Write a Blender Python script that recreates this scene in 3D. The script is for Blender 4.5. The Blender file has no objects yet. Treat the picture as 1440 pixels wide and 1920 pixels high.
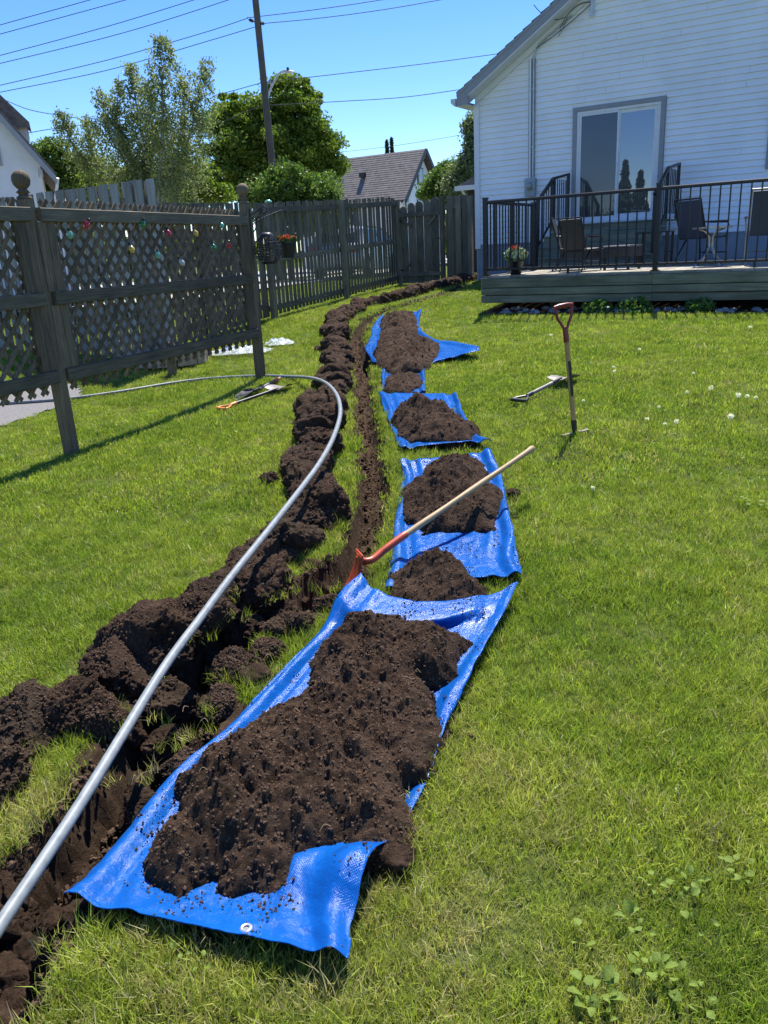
import bpy, math, random
import numpy as np
from math import radians, sin, cos, pi, sqrt, atan2
from mathutils import Vector, Matrix, Euler
random.seed(7); np.random.seed(7)
S = bpy.context.scene
COL = S.collection

# ------------------------------------------------------------------ camera
FPX, PITCH, ROLL, EYE = 1500.0, radians(18.06), radians(2.94), 1.55
cam = bpy.data.cameras.new('camera'); camo = bpy.data.objects.new('camera', cam); COL.objects.link(camo)
cam.sensor_fit = 'VERTICAL'; cam.sensor_height = 24; cam.lens = FPX / 1920 * 24
cam.clip_start = 0.05; cam.clip_end = 2500
camo.matrix_world = (Matrix.Translation((0, 0, EYE)) @ Matrix.Rotation(pi/2 - PITCH, 4, 'X') @ Matrix.Rotation(-ROLL, 4, 'Z'))
S.camera = camo
# ------------------------------------------------------------------ light
SUN_AZ, SUN_EL = radians(17), radians(60)
W = bpy.data.worlds.new('World'); S.world = W; W.use_nodes = True
nt = W.node_tree; nt.nodes.clear()
sky = nt.nodes.new('ShaderNodeTexSky'); sky.sky_type = 'NISHITA'; sky.sun_disc = False
sky.sun_elevation = SUN_EL; sky.sun_rotation = SUN_AZ; sky.altitude = 900; sky.air_density = 1.0; sky.dust_density = 0.0; sky.ozone_density = 4.5
bg = nt.nodes.new('ShaderNodeBackground'); bg.inputs['Strength'].default_value = .118
wo = nt.nodes.new('ShaderNodeOutputWorld')
hsv_ = nt.nodes.new('ShaderNodeHueSaturation'); hsv_.inputs['Saturation'].default_value = 1.25; hsv_.inputs['Hue'].default_value = .514; nt.links.new(sky.outputs[0], hsv_.inputs['Color']); nt.links.new(hsv_.outputs[0], bg.inputs[0]); nt.links.new(bg.outputs[0], wo.inputs[0])
sl = bpy.data.lights.new('sun', 'SUN'); sl.energy = 4.9; sl.angle = radians(.53); sl.color = (1, .95, .87)
so = bpy.data.objects.new('sun', sl); COL.objects.link(so)
sd = Vector((sin(SUN_AZ)*cos(SUN_EL), cos(SUN_AZ)*cos(SUN_EL), sin(SUN_EL)))
so.rotation_euler = sd.to_track_quat('Z', 'Y').to_euler(); so.location = (0, 0, 20)
S.view_settings.view_transform = 'Standard'; S.view_settings.look = 'None'
S.view_settings.exposure = 0.92; S.view_settings.gamma = 1; S.view_settings.use_curve_mapping = False
try:
    S.cycles.max_bounces = 8; S.cycles.transparent_max_bounces = 16
except Exception: pass

# ------------------------------------------------------------------ numpy noise
_rs = np.random.RandomState(3)
_perm = np.concatenate([_rs.permutation(256)]*3)
_grad = _rs.normal(size=(256, 3)); _grad /= np.linalg.norm(_grad, axis=1)[:, None]
def perlin(p):
    p = np.asarray(p, float); i = np.floor(p).astype(int); f = p - i; i &= 255
    u = f*f*f*(f*(f*6-15)+10)
    r = 0
    for a in (0, 1):
        for b in (0, 1):
            for c in (0, 1):
                g = _grad[_perm[_perm[_perm[i[..., 0]+a]+i[..., 1]+b]+i[..., 2]+c]]
                d = (g*(f-np.array([a, b, c]))).sum(-1)
                w = (u[..., 0] if a else 1-u[..., 0])*(u[..., 1] if b else 1-u[..., 1])*(u[..., 2] if c else 1-u[..., 2])
                r = r + d*w
    return r
def fbm(p, oct=4, gain=.5, ridged=False, billow=False):
    p = np.asarray(p, float); s = 0; a = 1; t = 0
    for k in range(oct):
        n = perlin(p*2.03**k + 17.3*k)
        if ridged: n = .5-abs(n)*1.6
        if billow: n = np.minimum(np.sqrt(n*n+.004)*2.6-.12, .9)
        s = s + a*n; t += a; a *= gain
    return s/t
def P3(x, y, z=0.0): return np.stack([x, y, np.zeros_like(x)+z], -1)
def sstep(a, b, x):
    t = np.clip((x-a)/(b-a), 0, 1); return t*t*(3-2*t)

# ------------------------------------------------------------------ terrain heights
_ctl = np.array([(0, 0, 0), (-1, 2, 0), (1, 2, 0), (-2, 3.5, .04), (2, 3, .06), (-2.46, 6.25, .14), (-1.33, 9.1, .21), (-1.73, 13.5, .56),
    (-3.1, 10.7, .34), (-.5, 16.3, .69), (.7, 18.5, .8), (2.2, 17.7, .86), (1.61, 12.1, .62), (5.0, 10.0, .60), (3.3, 11.0, .60), (1.32, 5.3, .27),
    (3.2, 6, .36), (0, 6, .17), (0, 9, .34), (.4, 12, .52), (-5, 7, .14), (3.5, 15.6, .8), (1.3, 14.8, .8), (-6.4, 12.7, .4), (-1.2, 11, .37)])
def _base(x, y): return .78*sstep(2.0, 19, y) + 0*x
def _K(a, b):
    d2 = ((a[:, None, :]-b[None, :, :])**2).sum(-1); return np.exp(-d2/(2*2.6**2))
_Kc = _K(_ctl[:, :2], _ctl[:, :2]) + .02*np.eye(len(_ctl))
_w = np.linalg.solve(_Kc, _ctl[:, 2]-_base(_ctl[:, 0], _ctl[:, 1]))
def ground0(x, y):
    x = np.asarray(x, float); y = np.asarray(y, float); sh = np.broadcast(x, y).shape
    q = np.stack([np.broadcast_to(x, sh).ravel(), np.broadcast_to(y, sh).ravel()], -1)
    out = np.empty(len(q))
    for k in range(0, len(q), 50000):
        out[k:k+50000] = _K(q[k:k+50000], _ctl[:, :2]) @ _w
    return out.reshape(sh) + _base(np.broadcast_to(x, sh), np.broadcast_to(y, sh))
def g1(x, y): return float(ground0(x, y))
def ray(u, v):
    px = u-720; py = v-960
    a = px*cos(ROLL)-py*sin(ROLL); b = px*sin(ROLL)+py*cos(ROLL)
    return np.array([a/FPX, cos(PITCH)-b/FPX*sin(PITCH), -sin(PITCH)-b/FPX*cos(PITCH)])
def at(u, v, h=0.0):
    """point of the lawn (plus h) that a photograph pixel shows"""
    d = ray(u, v); t = .5
    for k in range(4000):
        p = d*t; 
        if EYE+p[2] <= g1(p[0], p[1])+h: break
        t += .05
    lo, hi = t-.05, t
    for k in range(12):
        m = (lo+hi)/2; p = d*m
        if EYE+p[2] <= g1(p[0], p[1])+h: hi = m
        else: lo = m
    p = d*hi; return Vector((p[0], p[1], EYE+p[2]))
def atY(u, v, Y):
    d = ray(u, v); return Vector(tuple(d*(Y/d[1]))) + Vector((0, 0, EYE))
def dense(pts, n=8):
    """Catmull-Rom through points"""
    pts = [np.array(p, float) for p in pts]; P = [2*pts[0]-pts[1]]+pts+[2*pts[-1]-pts[-2]]; out = []
    for i in range(1, len(P)-2):
        for k in range(n):
            t = k/n; a, b, c, d = P[i-1:i+3]
            out.append(.5*((2*b)+(-a+c)*t+(2*a-5*b+4*c-d)*t*t+(-a+3*b-3*c+d)*t**3))
    out.append(pts[-1]); return np.array(out)
def seg_dist(x, y, line):
    """distance to polyline + arc param (0..1)"""
    best = np.full(x.shape, 1e9); par = np.zeros(x.shape); side = np.zeros(x.shape)
    n = len(line)-1
    for i in range(n):
        a = line[i]; b = line[i+1]; d = b[:2]-a[:2]; L2 = (d**2).sum()+1e-12
        t = np.clip(((x-a[0])*d[0]+(y-a[1])*d[1])/L2, 0, 1)
        q = np.hypot(x-a[0]-t*d[0], y-a[1]-t*d[1]); m = q < best
        best = np.where(m, q, best); par = np.where(m, (i+t)/n, par)
        side = np.where(m, np.sign(d[0]*(y-a[1])-d[1]*(x-a[0])), side)
    return best, par, side
def poly_sd(x, y, poly):
    """signed distance, positive inside"""
    inside = np.zeros(x.shape, bool); d = np.full(x.shape, 1e9); n = len(poly)
    for i in range(n):
        a = poly[i]; b = poly[(i+1) % n]
        e = (b[0]-a[0], b[1]-a[1]); L2 = e[0]**2+e[1]**2+1e-12
        t = np.clip(((x-a[0])*e[0]+(y-a[1])*e[1])/L2, 0, 1)
        d = np.minimum(d, np.hypot(x-a[0]-t*e[0], y-a[1]-t*e[1]))
        c = ((a[1] > y) != (b[1] > y)) & (x < (b[0]-a[0])*(y-a[1])/((b[1]-a[1]) if b[1] != a[1] else 1e-9)+a[0])
        inside ^= c
    return np.where(inside, d, -d)

# ------------------------------------------------------------------ object helpers
def tag(o, label=None, cat=None, group=None, kind=None):
    if label: o['label'] = label
    if cat: o['category'] = cat
    if group: o['group'] = group
    if kind: o['kind'] = kind
    return o
def empty(name, loc=(0, 0, 0), rz=0.0, label=None, cat=None, group=None):
    o = bpy.data.objects.new(name, None); COL.objects.link(o); o.location = loc; o.rotation_euler = (0, 0, rz)
    o.empty_display_size = .1
    return tag(o, label, cat, group)
def link(name, me, parent=None, mat=None, loc=None, rot=None, scale=None):
    o = bpy.data.objects.new(name, me); COL.objects.link(o)
    if parent is not None: o.parent = parent
    if loc is not None: o.location = loc
    if rot is not None: o.rotation_euler = rot
    if scale is not None: o.scale = scale
    return o
def copy_tree(o, parent=None):
    c = o.copy(); COL.objects.link(c); c.parent = parent
    for ch in list(o.children): copy_tree(ch, c)
    return c
def np_mesh(name, V, F, mat=None, smooth=False, uv=None):
    me = bpy.data.meshes.new(name); V = np.asarray(V, np.float32)
    F = np.asarray(F, np.int32); k = F.shape[1]
    me.vertices.add(len(V)); me.vertices.foreach_set('co', V.ravel())
    me.loops.add(F.size); me.loops.foreach_set('vertex_index', F.ravel())
    me.polygons.add(len(F)); me.polygons.foreach_set('loop_start', np.arange(0, F.size, k, dtype=np.int32))
    try: me.polygons.foreach_set('loop_total', np.full(len(F), k, np.int32))
    except Exception: pass
    me.polygons.foreach_set('use_smooth', np.full(len(F), smooth))
    if uv is not None:
        l = me.uv_layers.new(name='UVMap'); l.data.foreach_set('uv', np.asarray(uv, np.float32)[F.ravel()].ravel())
    me.update(calc_edges=True)
    if mat: me.materials.append(mat)
    return me
class MB:
    """collects shapes into one mesh"""
    def __init__(s): s.v = []; s.f = []
    def add(s, vs, fs):
        n = len(s.v); s.v += [tuple(v) for v in vs]; s.f += [tuple(n+i for i in f) for f in fs]; return s
    def box(s, c, size, M=None, bev=0.0):
        hx, hy, hz = size[0]/2, size[1]/2, size[2]/2; c = Vector(c)
        if bev <= 0:
            vs = [Vector((x*hx, y*hy, z*hz)) for z in (-1, 1) for y in (-1, 1) for x in (-1, 1)]
            fs = [(0, 2, 3, 1), (4, 5, 7, 6), (0, 1, 5, 4), (2, 6, 7, 3), (0, 4, 6, 2), (1, 3, 7, 5)]
        else:   # chamfered along the longest axis
            ax = max(range(3), key=lambda i: size[i]); h = [hx, hy, hz]; o = [i for i in range(3) if i != ax]
            b = min(bev, h[o[0]]*.9, h[o[1]]*.9); A, B = h[o[0]], h[o[1]]
            ring = [(-A+b, -B), (A-b, -B), (A, -B+b), (A, B-b), (A-b, B), (-A+b, B), (-A, B-b), (-A, -B+b)]
            vs = []
            for e in (-1, 1):
                for p in ring:
                    q = [0, 0, 0]; q[ax] = e*h[ax]; q[o[0]] = p[0]; q[o[1]] = p[1]; vs.append(Vector(q))
            fs = [tuple(range(7, -1, -1)), tuple(range(8, 16))]+[(i, (i+1) % 8, 8+(i+1) % 8, 8+i) for i in range(8)]
        if M is not None: vs = [M @ v for v in vs]
        return s.add([v+c for v in vs], fs)
    def bar(s, a, b, w, h=None, bev=0.0, roll=0.0):
        a = Vector(a); b = Vector(b); d = b-a; q = d.to_track_quat('X', 'Z').to_matrix() @ Matrix.Rotation(roll, 3, 'X')
        return s.box((a+b)/2, (d.length, w, h or w), q, bev)
    def tube(s, pts, r, n=8, cap=True):
        pts = [Vector(p) for p in pts]; m = len(pts); rr = r if hasattr(r, '__len__') else [r]*m
        t0 = (pts[1]-pts[0]).normalized(); up = Vector((0, 0, 1)) if abs(t0.z) < .9 else Vector((1, 0, 0))
        nx = t0.cross(up).normalized(); vs = []
        for i, p in enumerate(pts):
            t = (pts[min(i+1, m-1)]-pts[max(i-1, 0)]).normalized()
            nx = (nx - t*nx.dot(t)).normalized(); ny = t.cross(nx)
            for k in range(n):
                a = 2*pi*k/n; vs.append(p+(nx*cos(a)+ny*sin(a))*rr[i])
        fs = [(i*n+k, i*n+(k+1) % n, (i+1)*n+(k+1) % n, (i+1)*n+k) for i in range(m-1) for k in range(n)]
        if cap: fs += [tuple(range(n-1, -1, -1)), tuple((m-1)*n+k for k in range(n))]
        return s.add(vs, fs)
    def lathe(s, prof, n=16, c=(0, 0, 0), M=None):
        vs = []; m = len(prof); c = Vector(c)
        for r, z in prof:
            for k in range(n):
                a = 2*pi*k/n; v = Vector((r*cos(a), r*sin(a), z)); vs.append((M @ v if M is not None else v)+c)
        fs = [(i*n+k, i*n+(k+1) % n, (i+1)*n+(k+1) % n, (i+1)*n+k) for i in range(m-1) for k in range(n)]
        fs += [tuple(range(n-1, -1, -1)), tuple((m-1)*n+k for k in range(n))]
        return s.add(vs, fs)
    def ball(s, c, r, sq=(1, 1, 1), n=12, M=None):
        prof = [(max(1e-4, sin(pi*i/8)), -cos(pi*i/8)) for i in range(9)]; c = Vector(c); vs = []
        for q, z in prof:
            for k in range(n):
                a = 2*pi*k/n; v = Vector((q*cos(a)*r*sq[0], q*sin(a)*r*sq[1], z*r*sq[2])); vs.append((M @ v if M is not None else v)+c)
        fs = [(i*n+k, i*n+(k+1) % n, (i+1)*n+(k+1) % n, (i+1)*n+k) for i in range(8) for k in range(n)]
        return s.add(vs, fs)
    def prism(s, poly, z0, z1, M=None):
        n = len(poly); vs = [Vector((x, y, z)) for z in (z0, z1) for x, y in poly]
        if M is not None: vs = [M @ v for v in vs]
        return s.add(vs, [tuple(range(n-1, -1, -1)), tuple(range(n, 2*n))]+[(i, (i+1) % n, n+(i+1) % n, n+i) for i in range(n)])
    def mesh(s, name, mat, smooth=False):
        me = bpy.data.meshes.new(name); me.from_pydata(s.v, [], s.f); me.materials.append(mat)
        if smooth: me.polygons.foreach_set('use_smooth', [True]*len(me.polygons))
        me.update(); return me
    def build(s, name, mat, parent=None, smooth=False, **k):
        me = s.mesh(name, mat, smooth)
        if smooth:
            try: me.set_sharp_from_angle(angle=radians(40))
            except Exception: pass
        return link(name, me, parent, **k)

# ------------------------------------------------------------------ materials
def newmat(name):
    m = bpy.data.materials.new(name); m.use_nodes = True; nt = m.node_tree; nt.nodes.clear()
    o = nt.nodes.new('ShaderNodeOutputMaterial'); b = nt.nodes.new('ShaderNodeBsdfPrincipled')
    nt.links.new(b.outputs[0], o.inputs[0]); return m, nt, b, o
def N(nt, t, **k):
    n = nt.nodes.new('ShaderNode'+t)
    for a, v in k.items():
        if a[0] == '_': n.inputs[a[1:].replace('_', ' ')].default_value = v
        else: setattr(n, a, v)
    return n
def ramp(nt, src, stops):
    r = N(nt, 'ValToRGB'); e = r.color_ramp.elements
    while len(e) < len(stops): e.new(.5)
    for i, (p, c) in enumerate(stops):
        e[i].position = p; e[i].color = (*c, 1) if len(c) == 3 else c
    nt.links.new(src, r.inputs[0]); return r.outputs[0]
def coords(nt, scale=(1, 1, 1), kind='Object'):
    tc = N(nt, 'TexCoord'); mp = N(nt, 'Mapping'); mp.inputs['Scale'].default_value = scale
    nt.links.new(tc.outputs[kind], mp.inputs[0]); return mp.outputs[0]
def noise(nt, vec, scale, detail=4, rough=.55):
    n = N(nt, 'TexNoise', _Scale=scale, _Detail=detail, _Roughness=rough); nt.links.new(vec, n.inputs['Vector']); return n.outputs['Fac']
def bump(nt, b, h, strength=.5, dist=.01, prev=None):
    n = N(nt, 'Bump', _Strength=strength, _Distance=dist); nt.links.new(h, n.inputs['Height'])
    if prev is not None: nt.links.new(prev, n.inputs['Normal'])
    nt.links.new(n.outputs[0], b.inputs['Normal']); return n.outputs[0]
def simple(name, c, rough=.5, metal=0.0, var=.15, scale=8, bmp=0.0, spec=.5, stretch=(1, 1, 1)):
    m, nt, b, o = newmat(name); v = coords(nt, stretch); n = noise(nt, v, scale)
    lo = tuple(x*(1-var) for x in c); hi = tuple(min(1, x*(1+var)) for x in c)
    nt.links.new(ramp(nt, n, [(.3, lo), (.7, hi)]), b.inputs['Base Color'])
    b.inputs['Roughness'].default_value = rough; b.inputs['Metallic'].default_value = metal
    b.inputs['Specular IOR Level'].default_value = spec
    if bmp: bump(nt, b, noise(nt, v, scale*5), bmp, .004)
    return m
def wood(name, dark, light, along='Z', grain=22, rough=.8, green=None):
    """weathered board: grain streaks along an axis, knots, stains, and a tint that differs from board to board"""
    m, nt, b, o = newmat(name)
    sc = {'X': (.05, 1, 1), 'Y': (1, .05, 1), 'Z': (1, 1, .05)}[along]
    oi = N(nt, 'ObjectInfo'); tc = N(nt, 'TexCoord'); ad = N(nt, 'VectorMath', operation='ADD')
    sc2 = N(nt, 'VectorMath', operation='SCALE'); sc2.inputs[3].default_value = 37.0
    cmb = N(nt, 'CombineXYZ'); 
    for i in range(3): nt.links.new(oi.outputs['Random'], cmb.inputs[i])
    nt.links.new(cmb.outputs[0], sc2.inputs[0]); nt.links.new(tc.outputs['Object'], ad.inputs[0]); nt.links.new(sc2.outputs[0], ad.inputs[1])
    mp = N(nt, 'Mapping'); mp.inputs['Scale'].default_value = sc; nt.links.new(ad.outputs[0], mp.inputs[0])
    g = noise(nt, mp.outputs[0], grain*4, 6, .7); big = noise(nt, ad.outputs[0], 2.3, 3)
    col = ramp(nt, g, [(.3, dark), (.52, tuple((a+c)/2 for a, c in zip(dark, light))), (.72, light)])
    mix = N(nt, 'MixRGB', blend_type='MULTIPLY', _Fac=.8); nt.links.new(col, mix.inputs[1])
    nt.links.new(ramp(nt, big, [(.3, (.62, .64, .6)), (.7, (1.1, 1.06, 1.0))]), mix.inputs[2])
    hs = N(nt, 'HueSaturation'); nt.links.new(mix.outputs[0], hs.inputs['Color'])
    mr = N(nt, 'MapRange'); mr.inputs['To Min'].default_value = .72; mr.inputs['To Max'].default_value = 1.28
    nt.links.new(oi.outputs['Random'], mr.inputs[0]); nt.links.new(mr.outputs[0], hs.inputs['Value'])
    vor = N(nt, 'TexVoronoi', _Scale=3.1); mpk = N(nt, 'Mapping'); mpk.inputs['Scale'].default_value = tuple(.45 if s < 1 else 1.6 for s in sc)
    nt.links.new(ad.outputs[0], mpk.inputs[0]); nt.links.new(mpk.outputs[0], vor.inputs['Vector'])
    kn = ramp(nt, vor.outputs['Distance'], [(.03, (.25, .2, .16)), (.075, (1, 1, 1))])
    m3 = N(nt, 'MixRGB', blend_type='MULTIPLY', _Fac=.75); nt.links.new(hs.outputs[0], m3.inputs[1]); nt.links.new(kn, m3.inputs[2])
    nt.links.new(m3.outputs[0], b.inputs['Base Color'])
    b.inputs['Roughness'].default_value = rough; b.inputs['Specular IOR Level'].default_value = .25
    bump(nt, b, g, .5, .004)
    return m
M = {}
M['fence'] = wood('grey_green_weathered_wood', (.085, .078, .056), (.29, .265, .20))
M['fenceX'] = wood('grey_green_weathered_wood_x', (.085, .078, .056), (.29, .265, .20), 'X')
M['trellis'] = wood('brown_weathered_wood', (.082, .060, .038), (.29, .222, .145))
M['trellisX'] = wood('green_weathered_rail', (.072, .062, .042), (.255, .215, .15), 'X')
M['tall'] = wood('silver_weathered_wood', (.17, .165, .155), (.46, .45, .42))
M['deckX'] = wood('green_grey_deck_skirt', (.12, .125, .085), (.30, .30, .215), 'X', grain=9)
M['deckY'] = wood('bleached_deck_board', (.22, .20, .16), (.45, .42, .35), 'Y')
M['black'] = simple('black_powder_coat', (.004, .0045, .007), .35, 0, .2)
M['blackmetal'] = simple('wrought_iron', (.01, .01, .01), .45)
M['plastic_black'] = simple('black_plastic', (.012, .012, .014), .4)
M['vinyl'] = simple('white_vinyl_siding', (.85, .85, .84), .45, 0, .07, 1.3, .04)
M['vinyl_trim'] = simple('white_vinyl_trim', (.74, .75, .76), .45, 0, .04)
M['greytrim'] = simple('grey_aluminium_trim', (.28, .29, .30), .5, 0, .08)
M['foundation'] = simple('grey_painted_foundation', (.24, .27, .30), .8, 0, .12, 3, .2)
M['white'] = simple('white_paint', (.75, .75, .74), .5, 0, .05)
M['stucco'] = simple('white_stucco', (.68, .68, .66), .85, 0, .06, 3, .3)
M['asphalt'] = simple('asphalt_gravel', (.16, .155, .15), .9, 0, .35, 60, .6)
M['concrete'] = simple('pale_concrete', (.42, .40, .37), .85, 0, .12, 4, .2)
M['galv'] = simple('galvanised_steel', (.45, .47, .49), .4, .6, .15)
M['meter'] = simple('grey_meter_box', (.30, .34, .36), .5, .1, .1)
M['glassy'] = simple('meter_glass', (.25, .27, .25), .1)
M['handlewood'] = wood('ash_handle', (.42, .28, .14), (.68, .50, .29), 'X', grain=14, rough=.5)
M['handlewood2'] = wood('varnished_handle', (.36, .20, .08), (.55, .34, .15), 'Z', grain=14, rough=.45)
M['redpaint'] = simple('orange_red_painted_steel', (.50, .075, .03), .4, 0, .25, 20)
M['redgrip'] = simple('dark_red_grip', (.22, .018, .018), .35, 0, .15)
M['orange'] = simple('orange_plastic', (.80, .26, .05), .45, 0, .15)
M['steel'] = simple('worn_steel_blade', (.20, .18, .16), .5, .3, .45, 14, .2)
M['steeldark'] = simple('dark_steel', (.035, .035, .04), .45, .3, .3)
M['conduit'] = simple('grey_pvc_conduit', (.20, .225, .235), .5, 0, .22, 26, .05)
M['chairmesh'] = simple('blue_grey_sling', (.035, .05, .075), .7, 0, .15, 60)
M['chairtan'] = simple('brown_sling', (.10, .08, .06), .7, 0, .15, 60)
M['wicker'] = simple('dark_wicker', (.04, .036, .033), .6, 0, .5, 70, .6)
M['chrome'] = simple('brushed_table_leg', (.42, .40, .36), .3, .7, .1)
M['cushion'] = simple('grey_cushion', (.18, .18, .18), .9)
M['leafwhite'] = simple('variegated_leaves', (.45, .52, .30), .6, 0, .5, 60)
M['leafgreen'] = simple('pot_leaves', (.09, .19, .04), .6, 0, .4, 60)
M['petal_orange'] = simple('orange_petals', (.75, .16, .03), .6, 0, .3, 60)
M['petal_red'] = simple('red_petals', (.55, .04, .02), .6, 0, .3, 60)
M['petal_yellow'] = simple('yellow_petals', (.75, .45, .05), .6, 0, .2, 60)
M['stone'] = simple('river_stone', (.22, .215, .21), .7, 0, .4, 3, .3)
M['paver'] = simple('tan_paver', (.42, .32, .24), .85, 0, .25, 20, .4)
M['shingle'] = simple('grey_brown_shingle', (.145, .125, .11), .9, 0, .35, 14, .3)
M['shingle_far'] = simple('weathered_shingle', (.17, .15, .135), .9, 0, .3, 4, .3)
M['bark'] = wood('bark', (.05, .04, .03), (.16, .13, .10))
M['birchbark'] = wood('birch_bark', (.18, .17, .15), (.55, .53, .48))
M['pole'] = wood('utility_pole_wood', (.12, .105, .085), (.26, .23, .19))
M['wire'] = simple('wire', (.03, .035, .045), .6)
M['ins'] = simple('brown_porcelain', (.07, .05, .045), .25)
M['lampwhite'] = simple('lamp_arm_paint', (.62, .63, .62), .4)
M['carpaint'] = simple('silver_car_paint', (.42, .44, .47), .25, .4, .04)
M['tyre'] = simple('tyre_rubber', (.015, .015, .015), .8)
M['carglass'] = simple('car_glass', (.02, .03, .035), .06)
M['taillight'] = simple('red_lamp_plastic', (.45, .02, .02), .2)
M['print'] = simple('black_label_print', (.015, .015, .015), .5)
M['pale'] = simple('pale_print', (.6, .6, .58), .5)
M['brickdark'] = simple('dark_brown_cladding', (.05, .04, .035), .8)

def soil_mat(name, lo, hi, sc=1.0):
    m, nt, b, o = newmat(name); v = coords(nt)
    a = noise(nt, v, 5*sc, 5, .65); f = noise(nt, v, 90*sc, 8, .75); mid = noise(nt, v, 28*sc, 6, .7)
    mx = N(nt, 'MixRGB', _Fac=.5); nt.links.new(ramp(nt, a, [(.3, lo), (.7, hi)]), mx.inputs[1])
    nt.links.new(ramp(nt, mid, [(.28, tuple(x*.5 for x in lo)), (.5, lo), (.75, tuple(x*1.35 for x in hi))]), mx.inputs[2])
    nt.links.new(mx.outputs[0], b.inputs['Base Color']); b.inputs['Roughness'].default_value = .95; b.inputs['Specular IOR Level'].default_value = .12
    p = bump(nt, b, mid, 1.0, .03); bump(nt, b, f, 1.0, .012, p)
    return m
M['soil'] = soil_mat('dark_topsoil', (.044, .027, .0175), (.135, .087, .057))
M['soil_dry'] = soil_mat('drier_soil', (.05, .034, .022), (.125, .088, .058))
M['crumb'] = simple('loose_soil_crumbs', (.090, .058, .038), .95, 0, .45, 90, 0, .1)
M['trench'] = soil_mat('trench_soil', (.048, .030, .019), (.135, .088, .054))

def tarp_mat():
    m, nt, b, o = newmat('blue_woven_polythene'); v = coords(nt, (1, 1, 1), 'UV')
    big = noise(nt, v, 3.5, 4); 
    nt.links.new(ramp(nt, big, [(.3, (.003, .085, .37)), (.7, (.005, .115, .45))]), b.inputs['Base Color'])
    sx = N(nt, 'SeparateXYZ'); nt.links.new(v, sx.inputs[0]); hs = []
    for i in (0, 1):
        mu = N(nt, 'Math', operation='MULTIPLY'); mu.inputs[1].default_value = 2*pi/.0062; nt.links.new(sx.outputs[i], mu.inputs[0])
        s = N(nt, 'Math', operation='SINE'); nt.links.new(mu.outputs[0], s.inputs[0]); hs.append(s.outputs[0])
    pr = N(nt, 'Math', operation='MULTIPLY'); nt.links.new(hs[0], pr.inputs[0]); nt.links.new(hs[1], pr.inputs[1])
    r = noise(nt, v, 14, 6, .7)
    nt.links.new(ramp(nt, r, [(.3, (.16,)*3), (.7, (.34,)*3)]), b.inputs['Roughness'])
    b.inputs['Specular IOR Level'].default_value = .3
    p = bump(nt, b, pr.outputs[0], .25, .0010)
    cr_ = N(nt, 'TexNoise', _Scale=7, _Detail=6, _Roughness=.6, noise_type='RIDGED_MULTIFRACTAL'); nt.links.new(v, cr_.inputs['Vector'])
    p = bump(nt, b, cr_.outputs['Fac'], .35, .02, p); p = bump(nt, b, noise(nt, v, 18, 7, .68), .45, .012, p); bump(nt, b, noise(nt, v, 95, 4, .7), .3, .004, p)
    # a little light passes through the sheet
    tl = N(nt, 'BsdfTranslucent'); tl.inputs[0].default_value = (.01, .12, .55, 1); mx = N(nt, 'MixShader'); mx.inputs[0].default_value = .12
    nt.links.new(b.outputs[0], mx.inputs[1]); nt.links.new(tl.outputs[0], mx.inputs[2]); nt.links.new(mx.outputs[0], o.inputs[0])
    return m
M['tarp'] = tarp_mat()
def leaf_mat(name, lo, hi, trans=.4, att=None, rough=.55):
    m, nt, b, o = newmat(name)
    if att:
        a = N(nt, 'Attribute', attribute_name=att, attribute_type='INSTANCER'); col = ramp(nt, a.outputs['Fac'], [(0, lo), (.55, hi), (.78, (.40, .36, .17)), (1, (.55, .47, .29))])
        oi = N(nt, 'ObjectInfo'); hsv = N(nt, 'HueSaturation'); mr = N(nt, 'MapRange'); mr.inputs['To Min'].default_value = .6; mr.inputs['To Max'].default_value = 1.4
        nt.links.new(oi.outputs['Random'], mr.inputs[0]); nt.links.new(mr.outputs[0], hsv.inputs['Value']); nt.links.new(col, hsv.inputs['Color']); col = hsv.outputs[0]
    else:
        g = N(nt, 'NewGeometry'); col = ramp(nt, g.outputs['Random Per Island'], [(0, lo), (1, hi)])
        if name.startswith('weed'):
            v_ = coords(nt); n_ = noise(nt, v_, 160, 5, .7); mz = N(nt, 'MixRGB', blend_type='MULTIPLY', _Fac=1); nt.links.new(col, mz.inputs[1]); nt.links.new(ramp(nt, n_, [(.35, (.6, .62, .5)), (.65, (1.1, 1.1, 1.1))]), mz.inputs[2]); col = mz.outputs[0]; bump(nt, b, n_, .5, .004)
    nt.links.new(col, b.inputs['Base Color']); b.inputs['Roughness'].default_value = rough; b.inputs['Specular IOR Level'].default_value = .35
    t = N(nt, 'BsdfTranslucent'); mm = N(nt, 'MixRGB', blend_type='MULTIPLY', _Fac=1); mm.inputs[2].default_value = (1.15, 1.22, .65, 1)
    nt.links.new(col, mm.inputs[1]); nt.links.new(mm.outputs[0], t.inputs[0])
    mx = N(nt, 'MixShader'); mx.inputs[0].default_value = trans; nt.links.new(b.outputs[0], mx.inputs[1]); nt.links.new(t.outputs[0], mx.inputs[2])
    nt.links.new(mx.outputs[0], o.inputs[0]); return m
M['grass'] = leaf_mat('grass_blades', (.15, .245, .026), (.385, .435, .078), .42, 'tint', .42)
M['leaf_maple'] = leaf_mat('maple_leaves', (.065, .13, .016), (.22, .29, .035), .42)
M['leaf_birch'] = leaf_mat('birch_leaves', (.13, .175, .065), (.29, .34, .16), .42)
M['leaf_bush'] = leaf_mat('bush_leaves', (.075, .15, .025), (.17, .25, .05), .35)
M['leaf_conifer'] = leaf_mat('conifer_needles', (.018, .04, .018), (.04, .075, .03), .1)
M['leaf_pale'] = leaf_mat('poplar_leaves', (.10, .14, .06), (.22, .27, .13), .35)
M['seed'] = leaf_mat('dandelion_fluff', (.8, .79, .74), (.9, .89, .84), .4)
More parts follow.
